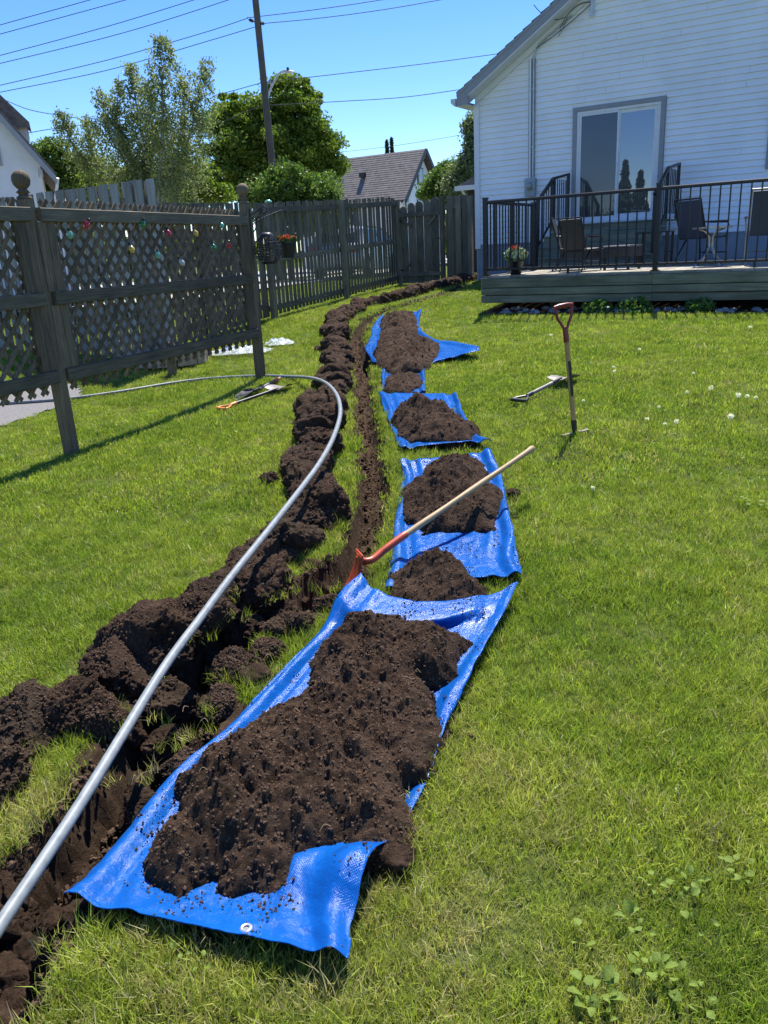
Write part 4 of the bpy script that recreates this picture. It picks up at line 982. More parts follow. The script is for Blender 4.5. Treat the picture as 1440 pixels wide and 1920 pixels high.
# river stones along the foot of the deck
protos = []
for i in range(5):
    mb = MB().ball((0, 0, 0), 1, (1, .8, .6), 10); me = mb.mesh('river_stone', M['stone'], True)
    for v in me.vertices: v.co *= 1+.12*math.sin(v.co.x*3+i)+.1*math.cos(v.co.y*4+i*2)
    protos.append(me)
for i in range(96):
    u_ = random.uniform(.25, 5.2); n_ = random.uniform(-.24, .30); p = HL(u_, n_); r = random.uniform(.035, .07)
    o = link('river_stone', protos[i % 5], None, None, (p.x, p.y, g1(p.x, p.y)+r*.3), (random.uniform(-.3, .3), random.uniform(-.3, .3), random.random()*6), (r, r, r))
    tag(o, 'rounded grey river stone in the bed under the deck', 'stone', 'river stones under the deck')
for i, (u_, n_, w_, hh, lb) in enumerate(((1.75, -.16, .22, .17, 'leafy weed growing from the stones, left of two under the deck'), (2.25, -.16, .26, .15, 'leafy weed growing from the stones near the deck middle post'),
                                          (3.05, -.1, .2, .1, 'small weed on the stones right of the middle deck post'))):
    p = HL(u_, n_); V_, F_ = leaf_cloud(260, w_, .02, .55, .08, 60+i, .6); o = link('weed', np_mesh('weed', V_, F_, M['weed_dark']), None, None, (p.x, p.y, g1(p.x, p.y))); tag(o, lb, 'weed')
# ground under the deck
mb = MB(); pts = [HL(a, b) for a, b in ((.1, -.12), (DXR, -.12), (DXR, DEP), (-2.25, DEP), (-2.25, DEP-.25), (.1, DEP-.25))]
nu_ = 40; vs = []; 
for j in range(11):
    for i in range(nu_+1):
        p = HL(.0+(DXR)*i/nu_, -.27+j*.45); vs.append((p.x, p.y, g1(p.x, p.y)+.018))
mb.add(vs, [(j*(nu_+1)+i, j*(nu_+1)+i+1, (j+1)*(nu_+1)+i+1, (j+1)*(nu_+1)+i) for j in range(10) for i in range(nu_)])
tag(mb.build('soil_bed', M['soil']), 'dark soil bed under the deck', kind='structure')

# ================================================================== fences
def frame_of(a, b):
    a = Vector((a[0], a[1], 0)); b = Vector((b[0], b[1], 0)); d = (b-a); L = d.length; return a, d/L, L, atan2(d.y, d.x)
def picket_mesh(w, h, t=.018, top='flat'):
    if top == 'flat': return MB().box((0, 0, h/2), (w, t, h), bev=.003)
    n = 9; poly = [(-w/2, 0), (w/2, 0), (w/2, h-w*.45)]+[(w/2*cos(pi*k/n), h-w*.45+w*.45*sin(pi*k/n)) for k in range(1, n)]+[(-w/2, h-w*.45)]
    return MB().prism(poly, -t/2, t/2, Matrix(((1, 0, 0), (0, 0, 1), (0, 1, 0))))
def picket_fence(name, label, a, b, ztop, w, sp, mat, matx, side=-1, posts=(), alt=False, clear=.05, rails=(.22, .55, .9), postside=-1, postextra=0.0, group=None):
    a, d, L, rz = frame_of(a, b); t = empty(name, (a.x, a.y, 0), rz, label, 'fence', group)
    G = lambda x: g1(a.x+d.x*x, a.y+d.y*x)
    ms = [picket_mesh(w, 1.0).mesh('picket', mat) for _ in range(3)]
    def put(x, yy, hh=0):
        z0 = G(x)+clear+random.uniform(-.012, .012); z1 = ztop(x)+random.uniform(-.012, .012)+hh
        o = link('picket', ms[random.randrange(3)], t, None, (x, yy, z0), (random.uniform(-.008, .008), random.uniform(-.010, .010), 0), (random.uniform(.96, 1.03), 1, z1-z0))
    x = w/2
    while x < L: put(x, side*.03); x += sp
    if alt:
        x = w/2+sp/2
        while x < L: put(x, -side*.03); x += sp
    for fz in rails:
        z0 = G(0)+clear; z1 = G(L)+clear
        za = z0+(ztop(0)-z0)*fz; zb4 = z1+(ztop(L)-z1)*fz
        MB().bar((0, 0, za), (L, 0, zb4), .038, .085).build('rail', matx, t)
    for x in posts:
        h = ztop(x)-G(x)-.02+postextra; MB().box((x, postside*.085, G(x)+h/2-.05), (.09, .09, h+.1), bev=.005).build('fence_post', mat, t)
    return t
F0 = (-1.73, 13.5); F1 = (.62, 18.6); FB = (-3.12, 10.72)
fz0, fz1 = at(505, 600).z, 0
topF = lambda x: 2.38+(2.55-2.38)*x/5.6
ft = picket_fence('picket_fence', 'grey green picket fence with gaps between the lattice screen and the gate', F0, F1, lambda x: 2.37+.047*x, .088, .134, M['fence'], M['fenceX'], 1, (.05, 2.75), rails=(.07, .5, .93))
picket_fence('picket_fence', 'low run of picket fence seen above the lattice screen', FB, (F0[0]-.02, F0[1]-.05), lambda x: 2.28+.03*x, .088, .120, M['fence'], M['fenceX'], 1, (1.5,), rails=(.1, .9))
def planeP(u, v, P0, n):
    d = Vector(tuple(ray(u, v))); o = Vector((0, 0, EYE)); n = Vector(n); return o+d*((Vector(P0)-o).dot(n)/d.dot(n))
# gate and the short fence between it and the house, both square to the house
GO = Vector((.62, 18.6, 0))
def GP(u, z=0): p = GO+U*u; return Vector((p.x, p.y, z))
gate = empty('gate', GP(0), -TH, 'wooden gate of round topped boards with a cross rail, between fence and house', 'gate')
for i in range(5):
    w = .178; x = .17+i*.188; h = (1.60, 1.66, 1.68, 1.70, 1.74)[i]
    link('gate_board', picket_mesh(w, h, .02, 'round').mesh('gate_board', M['fence']), gate, None, (x, .0, .84), (0, random.uniform(-.008, .008), 0))
for z in (2.26, 1.03): MB().box((.55, -.035, z), (.98, .04, .085), bev=.004).build('gate_rail', M['fenceX'], gate)
for (a, b) in (((.14, 2.2), (.34, 2.02)), ((.96, 2.2), (.76, 2.02)), ((.14, 1.08), (.32, 1.26)), ((.96, 1.08), (.78, 1.26))):
    MB().bar((a[0], -.035, a[1]), (b[0], -.035, b[1]), .035, .05).build('corner_brace', M['fence'], gate)
for x in (.02, 1.10): MB().box((x, -.02, 1.68), (.09, .09, 1.80), bev=.005).build('gate_post', M['fence'], gate)
for z in (1.12, 2.15): MB().box((.09, -.06, z), (.12, .006, .03)).build('hinge', M['blackmetal'], gate)
MB().box((1.02, -.06, 1.75), (.06, .03, .02)).build('latch', M['blackmetal'], gate)
a = GP(1.17); b = GP(1.80)
picket_fence('board_fence', 'short run of wide fence boards between the gate and the house corner', (a.x, a.y), (b.x, b.y), lambda x: 2.57-.02*x, .125, .168, M['fence'], M['fenceX'], 1, (.62,), alt=True, rails=(.3, .88), clear=.02)
# tall board-on-board fence behind the lattice screen
pe = planeP(285, 335, (-3.1, 10.7, 0), NN); ps = pe-U*5.2
picket_fence('board_fence', 'tall silver grey board fence rising behind the lattice screen', (ps.x, ps.y), (pe.x, pe.y), lambda x: 2.50, .135, .205, M['tall'], M['trellisX'], -1, (), alt=True, rails=(.3, .9), clear=.0)

# ================================================================== lattice screen
TA, TB = Vector((-2.46, 6.25, 0)), Vector((-1.33, 9.1, 0)); Td = (TB-TA).normalized(); TL = (TB-TA).length; trz = atan2(Td.y, Td.x)
lat = empty('lattice_screen', TA, trz, 'weathered wooden lattice screen on posts with ball finials', 'lattice screen')
TS = -1.0    # camera side is local -y
def finial(z, par):
    MB().lathe([(.045, 0), (.055, .006), (.052, .018), (.03, .03), (.036, .04), (.05, .05), (.036, .062), (.028, .07), (.04, .078), (.058, .10), (.066, .13), (.062, .16), (.045, .185), (.02, .198), (.001, .2)], 20, (0, 0, z)).build('finial', M['trellis'], par, True)
def tpost(x, zg, ztop, lean=0.0, y=0.0):
    p = MB().box((0, 0, (zg-.06+ztop)/2), (.092, .092, ztop-zg+.06), bev=.006).build('post', M['trellis'], lat, loc=(x, y, 0), rot=(lean, 0, 0)); finial(ztop, p); return p
tpost(.0, .12, 2.03, -.015); tpost(TL+.03, .2, 2.10); tpost(-TL-.02, .05, 2.0)
def tpanel(x0, x1):
    for z in (1.925, 1.33, .755): MB().box(((x0+x1)/2, -.035, z), (x1-x0, .045, .095), bev=.005).build('rail', M['trellisX'], lat)
    # planks standing beside the posts, between the rails
    for xx in (x0+.055, x1-.055):
        for (za, zb_) in ((.805, 1.28), (1.38, 1.875)):
            for k_ in (-1, 1): MB().box((xx+k_*.046+(0.0), -.02, (za+zb_)/2), (.088, .03, zb_-za), bev=.003).build('plank', M['trellis'], lat)
    z0, z1, gap, w = .635, 2.03, .132, .034; H_ = z1-z0; L_ = x1-x0-.02; xa = x0+.01
    for dr, yy in ((1, .005), (-1, .014)):
        c = -H_ if dr > 0 else 0.0
        k_ = c
        while k_ < (L_ if dr > 0 else L_+H_):
            # slat along x = k + dr*z
            ta = max(0, (0-k_) if dr > 0 else (k_-L_)); tb = min(H_, (L_-k_) if dr > 0 else k_)
            if tb-ta > .06:
                p = (xa+k_+dr*ta, yy, z0+ta); q = (xa+k_+dr*tb, yy, z0+tb)
                MB().bar(p, q, .0085, w).build('lattice_slat', M['trellis'], lat)
            k_ += gap
tpanel(.05, TL-.02); tpanel(-TL+.03, -.05)
TW = lambda x, y, z: TA+Td*x+Vector((-Td.y, Td.x, 0))*y+Vector((0, 0, z))
# coloured bulbs strung on the lattice
sl_ = empty('string_lights', TW(0, -.03, 0), trz, 'string of coloured tear shaped bulbs hung along the lattice screen', 'string lights')
bm_ = {}
for cn_, c in (('red', (.5, .015, .04)), ('teal', (.2, .55, .42)), ('green', (.02, .25, .07)), ('yellow', (.75, .5, .08)), ('white', (.6, .62, .6))):
    m, nt, b, o = newmat('bulb_'+cn_); b.inputs['Base Color'].default_value = (*c, 1); b.inputs['Roughness'].default_value = .15; b.inputs['Transmission Weight'].default_value = .25; bm_[cn_] = m
NTv = Vector((Td.y, -Td.x, 0)); pl = []
for (u, v, cn_) in ((130, 440, 'teal'), (162, 422, 'red'), (246, 467, 'yellow'), (267, 421, 'green'), (295, 478, 'teal'), (315, 437, 'red'), (340, 492, 'white'), (366, 437, 'yellow'), (400, 463, 'green'), (415, 422, 'teal'), (428, 460, 'red')):
    P = planeP(u, v, TW(0, -.06, 0), NTv); x = (P-TA).dot(Td); pl.append((x, 0, P.z+.05))
    o = MB().lathe([(.004, .045), (.008, .035), (.009, .03), (.018, .02), (.025, .0), (.022, -.018), (.012, -.03), (.001, -.037)], 14).build('bulb', bm_[cn_], sl_, True, loc=(x, -.035, P.z), rot=(random.uniform(-.5, .5), random.uniform(-.5, .5), 0))
    MB().lathe([(.007, .032), (.009, .034), (.009, .052), (.004, .056)], 10).build('bulb_socket', M['plastic_black'], o)
pl.sort(); cpts = []
for i in range(len(pl)-1): cpts += [tuple(q) for q in sag(pl[i], pl[i+1], .03, 5)][:-1]
MB().tube([(x, -.03, z) for x, y, z in cpts], .0025, 5).build('cord', M['plastic_black'], sl_)

# lantern, flower basket and their scroll brackets on the far post
pt = TW(TL+.03, 0, 0)
lc = atY(502, 468, pt.y+.02); bz_ = 2.02
br = empty('scroll_bracket', (pt.x, pt.y, 0), 0, 'black scrolled iron bracket on the lattice end post', 'bracket')
dx = lc.x-pt.x
def scroll(x0, z0, x1, z1, r): return dense([(x0, 0, z0), ((x0+x1)/2, 0, z0+.035), (x1, 0, z1), (x1+r, 0, z1-r), (x1, 0, z1-2*r), (x1-r*.8, 0, z1-r), (x1-.1*r, 0, z1-r*.7)], 6)
MB().tube(scroll(.05, 1.98, dx+.0, 2.06, .035), .006, 7).build('arm', M['blackmetal'], br, True); MB().tube(scroll(.05, 1.80, dx-.07, 1.97, .028), .006, 7).build('brace', M['blackmetal'], br, True)
MB().box((.055, 0, 1.9), (.012, .03, .3)).build('wall_plate', M['blackmetal'], br)
ln = empty('lantern', (lc.x, lc.y, lc.z-.17), 0, 'round black woven lantern hanging from the lattice end post', 'lantern')
R0 = .142
body = [(max(.05, R0*sin(pi*(.14+.74*i/10))), .17-R0*1.12*cos(pi*(.14+.74*i/10))) for i in range(11)]
for i, (r_, z) in enumerate(body):
    n_ = 28; MB().tube([((r_+.006*(k_ % 2))*cos(2*pi*k_/n_), (r_+.006*(k_ % 2))*sin(2*pi*k_/n_), z+.004*sin(k_*2.1+i)) for k_ in range(n_+1)], .0042, 5, False).build('woven_band', M['plastic_black'], ln, True)
for i in range(10):
    z = (body[i][1]+body[i+1][1])/2; r_ = (body[i][0]+body[i+1][0])/2; n_ = 28
    MB().tube([((r_-.006*(k_ % 2))*cos(2*pi*k_/n_), (r_-.006*(k_ % 2))*sin(2*pi*k_/n_), z) for k_ in range(n_+1)], .0038, 5, False).build('woven_band', M['plastic_black'], ln, True)
for k_ in range(8): a = 2*pi*k_/8; MB().tube([(r_*cos(a), r_*sin(a), z) for r_, z in body], .005, 5).build('rib', M['plastic_black'], ln, True)
MB().lathe([(.05, .305), (.075, .305), (.07, .325), (.045, .345), (.001, .348)], 16).build('lantern_cap', M['steeldark'], ln, True)
MB().lathe([(.045, .02), (.065, .02), (.065, .045), (.045, .045), (.045, .02)], 16).build('base_ring', M['plastic_black'], ln, True)
for s_ in (-1, 1): MB().tube([(s_*.05, 0, .33), (s_*.02, 0, .48), (0, 0, 2.0-(lc.z-.17))], .003, 5).build('hanging_wire', M['blackmetal'], ln)
fc = atY(539, 466, pt.y+.35)
br2 = empty('scroll_bracket', (pt.x, pt.y, 0), 0, 'thin iron hook arm carrying the orange flower basket', 'bracket')
MB().tube(dense([(.05, .02, 1.86), (.12, .1, 1.93), (fc.x-pt.x-.03, .33, 2.03), (fc.x-pt.x, .35, 2.0), (fc.x-pt.x+.02, .35, 2.03)], 6), .005, 7).build('arm', M['blackmetal'], br2, True)
fp = empty('flower_basket', (fc.x, fc.y, fc.z-.10), 0, 'black hanging pot full of orange and yellow flowers beside the lantern', 'hanging basket')
MB().lathe([(.001, 0), (.065, 0), (.072, .02), (.095, .15), (.105, .155), (.105, .175), (.092, .175), (.085, .155), (.001, .15)], 22).build('pot', M['plastic_black'], fp, True)
V_, F_ = leaf_cloud(260, .115, .016, .45, .19, 8); link('foliage', np_mesh('foliage', V_, F_, M['leafgreen']), fp)
for k_ in range(26):
    a = random.random()*6.28; r_ = .105*sqrt(random.random()); V_, F_ = leaf_cloud(22, .018, .009, .8, 0, 90+k_)
    link('bloom', np_mesh('bloom', V_+np.array([cos(a)*r_, sin(a)*r_, .235-.4*r_+random.uniform(-.015, .02)]), F_, M[('petal_orange', 'petal_orange', 'petal_orange', 'petal_yellow', 'petal_red')[k_ % 5]]), fp)
for s_ in (0, 2.1, 4.2): MB().tube([(.1*cos(s_), .1*sin(s_), .17), (0, 0, 2.0-(fc.z-.10))], .002, 4).build('hanging_wire', M['blackmetal'], fp)
fcp = planeP(503, 376, (F0[0], F0[1], 0), (.908, -.419, 0)); o = MB().lathe([(.05, 0), (.06, .01), (.05, .03), (.02, .045), (.001, .05)], 12).build('post_light', bm_['teal'], None, True, loc=(fcp.x, fcp.y, 2.375)); tag(o, 'small teal cap light on top of the picket fence beside the lantern', 'light')

# ================================================================== items on the lawn
# grey conduit
cp = [(-130, 1935, .20), (0, 1735, .20), (78, 1618, .20), (155, 1500, .20), (233, 1373, .21), (311, 1247, .23), (375, 1160, .24), (436, 1078, .25), (505, 992, .26), (569, 910, .26), (602, 864, .26), (626, 818, .26), (638, 775, .26), (632, 742, .26),
      (612, 719, .24), (585, 709, .16), (545, 706, .05), (480, 705, .03), (400, 709, .028), (330, 717, .028), (220, 735, .028), (120, 748, .028), (0, 757, .028), (-140, 768, .028)]
cpts = dense([tuple(at(u, v, h)) for u, v, h in cp], 8)
tag(MB().tube(cpts, .0162, 14).build('conduit', M['conduit'], None, True), 'long bent grey plastic pipe snaking over the soil row and round behind the post', 'pipe')

def shovel_blade(L, w, th=.004, point=True, dish=.02, n=10, m=8):
    """blade in local x (length) y (width), z dish; socket end at x=0"""
    vs = []
    for i in range(n+1):
        t = i/n; ww = w/2*(min(1, .8+t*1.2) if t < .2 else 1)
        if point and t > .55: ww *= sqrt(max(.0, 1-((t-.55)/.46)**2))
        if not point: ww = w/2*(.96+.04*cos(t*3))
        for j in range(m+1):
            s_ = -1+2*j/m; vs.append((L*t, ww*s_, dish*(s_*s_)*(1-.4*t)+.012*sin(pi*t*1.2)))
    fs = [(i*(m+1)+j, (i+1)*(m+1)+j, (i+1)*(m+1)+j+1, i*(m+1)+j+1) for i in range(n) for j in range(m)]; k_ = len(vs)
    vs += [(x, y, z-th) for x, y, z in vs]; fs += [tuple(k_+q for q in f[::-1]) for f in fs]
    ed = [j for j in range(m+1)]+[(i)*(m+1)+m for i in range(1, n+1)]+[n*(m+1)+j for j in range(m-1, -1, -1)]+[i*(m+1) for i in range(n-1, 0, -1)]
    fs += [(ed[i], ed[(i+1) % len(ed)], k_+ed[(i+1) % len(ed)], k_+ed[i]) for i in range(len(ed))]
    return MB().add(vs, fs)
def look(loc, to, up=(0, 0, 1)):
    """matrix with local x towards 'to' """
    x = (Vector(to)-Vector(loc)).normalized(); z = Vector(up); y = z.cross(x).normalized(); z = x.cross(y)
    return Matrix(((x.x, y.x, z.x, loc[0]), (x.y, y.y, z.y, loc[1]), (x.z, y.z, z.z, loc[2]), (0, 0, 0, 1)))
# long handled spade lying across trench and tarp
h0 = at(672, 1046, .07); h1 = at(1000, 840, .30); h2 = at(752, 1008, .13)
sp = empty('spade', h2); tag(sp, 'long wooden handled spade with orange socket leaning across trench and blue tarp', 'spade')
def rel(p): return Vector(p)-h2
hd = (h1-h2); nseg = 16; rr = [.0150+.0015*sin(i*.9) for i in range(nseg)]+[.0185, .019, .015]
pts_ = [rel(h2+hd*(i/nseg)) for i in range(nseg)]+[rel(h2+hd*.97), rel(h2+hd*.99), rel(h1)]
hw = MB(); Lh = hd.length
hw.tube([(Lh*i/nseg, 0, 0) for i in range(nseg)]+[(Lh*.975, 0, 0), (Lh*.992, 0, 0), (Lh, 0, 0)], rr, 12)
o = hw.build('handle', M['handlewood'], sp, True); o.matrix_local = look((0, 0, 0), hd)
sk = dense([rel(h2+hd*.03), rel(h2), rel(at(722, 1030, .10)), rel(at(700, 1048, .075)), rel(at(684, 1052, .075)), rel(h0)], 5)
MB().tube(sk, list(np.linspace(.0195, .0165, len(sk))), 12).build('socket', M['redpaint'], sp, True)
bt = at(640, 1125, -.12); B0 = Vector(h0)+Vector((0, 0, .02)); 
o = shovel_blade(.29, .2, .004, False, .012).build('blade', M['redpaint'], sp, True); vd = Vector((B0.x, B0.y, B0.z-EYE)).normalized(); mw = look(B0-h2, bt-h2, up=(bt-B0).normalized().cross(vd)+.22*vd); o.matrix_local = mw
MB().bar((-.004, -.095, .004), (-.004, .095, .004), .014, .01).build('tread_lip', M['redpaint'], sp).matrix_local = mw
# D-handle shovel standing upright in the lawn
sb = at(1078, 816, 0); tp = planeP(1056, 570, sb, (0, 1, 0)); sh = empty('standing_shovel', sb); tag(sh, 'short shovel with dark red D grip standing upright in the lawn', 'shovel')
ax = (tp-sb); Ls = ax.length; fr = Matrix.Translation((0, 0, 0)) @ look((0, 0, 0), ax, up=(.25, -1, 0))    # local x up the shaft
def put(mb, name, mat, par, smooth=True):
    o = mb.build(name, mat, par, smooth); o.matrix_local = fr; return o
e1 = Ls-.18
put(MB().tube([(.10, 0, 0), (.3, 0, 0), (e1-.05, 0, 0)], [.017, .0165, .0165], 14), 'shaft', M['handlewood2'], sh)
put(MB().tube([(-.04, 0, 0), (.05, 0, 0), (.11, 0, 0)], [.014, .018, .0195], 12), 'socket', M['steeldark'], sh)
g = put(MB().tube([(e1-.07, 0, 0), (e1, 0, 0), (e1+.03, 0, 0)], [.019, .019, .013], 12), 'grip_socket', M['redgrip'], sh)
for s_ in (-1, 1): put(MB().tube(dense([(e1-.01, 0, 0), (e1+.05, s_*.026, 0), (e1+.10, s_*.052, 0), (e1+.165, s_*.058, 0)], 4), .0095, 10), 'grip_arm', M['redgrip'], sh)
put(MB().tube([(e1+.165, -.068, 0), (e1+.17, -.03, 0), (e1+.17, .03, 0), (e1+.165, .068, 0)], [.013, .0155, .0155, .013], 12), 'cross_grip', M['redgrip'], sh)
lb = put(MB().box((.40, 0, .0152), (.24, .020, .0035)), 'label', M['print'], sh, False)
for k_ in range(9): put(MB().box((.305+k_*.023, 0, .0176), (.008+random.random()*.009, .007+random.random()*.005, .0012)), 'label_print', M['pale'], lb, False)
bl = shovel_blade(.26, .21, .004, False, .02); o = bl.build('blade', M['steel'], sh, True); o.matrix_local = fr @ Matrix.Translation((.012, 0, 0)) @ Matrix.Rotation(pi, 4, 'Y')
for s_ in (-1, 1): put(MB().box((.02, s_*.065, .012), (.012, .075, .035)), 'foot_rest', M['steel'], sh, False)
def lying(name, label, cat, pg, pb, pe_, grip, shaftm, bladem, bw, bl_, pointy, dgrip=True, hg=.035, hb=.06):
    """tool lying on grass: grip pixel, blade start pixel, blade end pixel"""
    g = at(*pg, hg); b = at(*pb, hb); e = at(*pe_, .02); t = empty(name, (b.x, b.y, g1(b.x, b.y)), 0, label, cat); o0 = Vector(t.location)
    d = (g-b); Lg = d.length; f_ = look(b-o0, g-o0)
    def pp(mb, nm, m_, sm_=True): o = mb.build(nm, m_, t, sm_); o.matrix_local = f_; return o
    pp(MB().tube([(0, 0, 0), (Lg*.5, 0, 0), (Lg-.07, 0, 0)], .0155, 12), 'shaft', shaftm)
    if dgrip:
        pp(MB().tube([(Lg-.10, 0, 0), (Lg-.03, 0, 0)], [.019, .017], 12), 'grip_socket', grip)
        for s_ in (-1, 1): pp(MB().tube(dense([(Lg-.04, 0, 0), (Lg+.01, s_*.035, 0), (Lg+.05, s_*.058, 0), (Lg+.09, s_*.06, 0)], 4), .0095, 8), 'grip_arm', grip)
        pp(MB().tube([(Lg+.09, -.068, 0), (Lg+.093, 0, 0), (Lg+.09, .068, 0)], .0145, 12), 'cross_grip', grip)
    else:
        pp(MB().tube([(Lg-.24, 0, 0), (Lg-.22, 0, 0), (Lg-.03, 0, 0)], [.016, .0195, .019], 12), 'foam_grip', grip); pp(MB().tube([(Lg-.03, 0, 0), (Lg+.02, 0, 0), (Lg+.03, 0, 0)], [.019, .02, .014], 12), 'end_cap', M['steel'])
    o = shovel_blade(bl_, bw, .004, pointy, .03).build('blade', bladem, t, True); o.matrix_local = look(b-o0, e-o0, up=(0, .15, 1))
    pp(MB().tube([(-.05, 0, .004), (.08, 0, .0)], [.013, .018], 12), 'socket', M['steeldark'])
    return t
lying('shovel', 'square shovel with orange D grip lying on the grass by the lattice post', 'shovel', (428, 761), (515, 731), (558, 712), M['orange'], M['steeldark'], M['steel'], .22, .28, False)
lying('shovel', 'round shovel with red foam grip lying on the grass behind the orange handled one', 'shovel', (524, 710), (480, 732), (450, 748), M['redpaint'], M['steel'], M['steeldark'], .2, .26, True, False)
lying('shovel', 'shovel with grey D grip lying flat on the grass behind the standing shovel', 'shovel', (984, 744), (1046, 713), (1080, 704), M['steeldark'], M['steel'], M['steel'], .2, .26, False, True, .05, .07)
# clear bags
def bag(u, v, w, d_, h, lb, ang, seed):
    p = at(u, v); n = 26; x, y = np.meshgrid(np.linspace(-1, 1, n), np.linspace(-1, 1, n)); r = np.hypot(x, y)
    z = (1-np.clip(r, 0, 1)**2)*h*(.5+1.3*np.abs(fbm(P3(x*2.5, y*2.5, seed), 4, .6)))+.012; ed = 1+.18*fbm(P3(x*2, y*2, seed+4), 3)*2
    V_ = np.stack([x*w*ed*(1-.18*np.abs(y)), y*d_*ed, z+.05*np.abs(fbm(P3(x*5, y*5, seed), 3))], -1).reshape(-1, 3); I = np.arange(n*n).reshape(n, n)
    F_ = np.stack([I[:-1, :-1], I[:-1, 1:], I[1:, 1:], I[1:, :-1]], -1).reshape(-1, 4)
    o = link('plastic_bag', np_mesh('plastic_bag', V_, F_, M['bag'], True), None, None, (p.x, p.y, g1(p.x, p.y)+.02), (0, 0, ang)); tag(o, lb, 'plastic bag')
    MB().tube(dense([(-w*.55, -.03, .05), (-w*.45, .03, .07), (-w*.35, -.02, .06), (-w*.5, -.06, .05)], 5), .014, 6).build('blue_tie', M['bag_blue'], o, True)
bag(525, 648, .20, .24, .10, 'crumpled clear plastic bag with blue tie on the grass right of the lattice post', .2, 2)
bag(452, 664, .42, .28, .10, 'long clear plastic bag spread on the grass behind the lattice screen', .1, 6)
# ring of pavers seen below the lattice
pc = at(318, 680); pr = empty('paver_ring', (pc.x, pc.y, g1(pc.x, pc.y)), 0, 'ring of tan paving blocks on the grass behind the lattice screen', 'paver ring')
for k_ in range(11):
    a0, a1 = 2*pi*k_/11+.02, 2*pi*(k_+1)/11-.02; r0, r1 = .27, .50
    for lv in (0, 1):
        if lv and k_ in (5, 6): continue
        link('paving_block', MB().prism([(r0*cos(a0), r0*sin(a0)), (r1*cos(a0), r1*sin(a0)), (r1*cos((a0+a1)/2)*1.02, r1*sin((a0+a1)/2)*1.02), (r1*cos(a1), r1*sin(a1)), (r0*cos(a1), r0*sin(a1))], .0+lv*.08, .078+lv*.08).mesh('paving_block', M['paver']), pr, None, (0, 0, 0), (0, 0, lv*.25))
p = at(324, 704); o = MB().box((0, 0, .18), (.10, .10, .42), bev=.006).build('short_post', M['trellis'], None, loc=(p.x, p.y, g1(p.x, p.y)), rot=(0, 0, .4)); tag(o, 'short wooden post stub under the lattice screen beside the paver ring', 'post')
# gravel patch
gp_ = [Vector((*q, 0)) for q in GRAVEL]; xs_ = [q.x for q in gp_]; ys_ = [q.y for q in gp_]
gxx, gyy = np.meshgrid(np.arange(min(xs_), max(xs_), .06), np.arange(min(ys_), max(ys_), .06)); dd = poly_sd(gxx, gyy, GRAVEL)+.05*fbm(P3(gxx*4, gyy*4), 3)
V_ = np.stack([gxx, gyy, ground0(gxx, gyy)+.012+.006*fbm(P3(gxx*30, gyy*30), 3)], -1).reshape(-1, 3); I = np.arange(gxx.size).reshape(gxx.shape); q = np.stack([I[:-1, :-1], I[:-1, 1:], I[1:, 1:], I[1:, :-1]], -1).reshape(-1, 4)
q = q[(dd.ravel()[q] > -.02).all(1)]; v, q = sub(V_, q); tag(link('gravel_path', np_mesh('gravel_path', v, q, M['asphalt'], True)), 'grey gravel strip at the left behind the lattice screen', kind='structure')

# dandelion clocks
dprot = None
def dandelion(u, v, hh, r, lb=None):
    p = at(u, v, hh); b_ = Vector((p.x+random.uniform(-.02, .02), p.y, g1(p.x, p.y))); t = empty('dandelion', b_); tag(t, lb or 'white dandelion seed head standing in the right hand lawn', 'dandelion', 'dandelion clocks in the lawn')
    MB().tube(dense([(0, 0, 0), (.008, 0, hh*.5), (p.x-b_.x, 0, hh)], 3), .0018, 5).build('stem', M['weed_dark'], t)
    V_, F_ = leaf_cloud(90, r, .0035, .9, 0, int(u)); o = link('seed_head', np_mesh('seed_head', V_+np.array([p.x-b_.x, 0, hh]), F_, M['seed']), t)
for (u, v, hh, r) in ((1384, 741, .17, .019), (1370, 780, .18, .021), (1333, 727, .14, .018), (1268, 790, .11, .017), (1213, 786, .12, .012), (1288, 735, .12, .012), (1152, 696, .10, .014), (1150, 688, .06, .01), (1199, 655, .06, .014), (1033, 628, .06, .014),
                      (1094, 751, .08, .01), (1236, 763, .08, .01), (1407, 613, .08, .018), (1247, 795, .09, .01), (1401, 743, .13, .013), (1417, 745, .12, .011), (1112, 915, .04, .012), (1300, 700, .05, .01)):
    dandelion(u, v, hh, r*1.1)
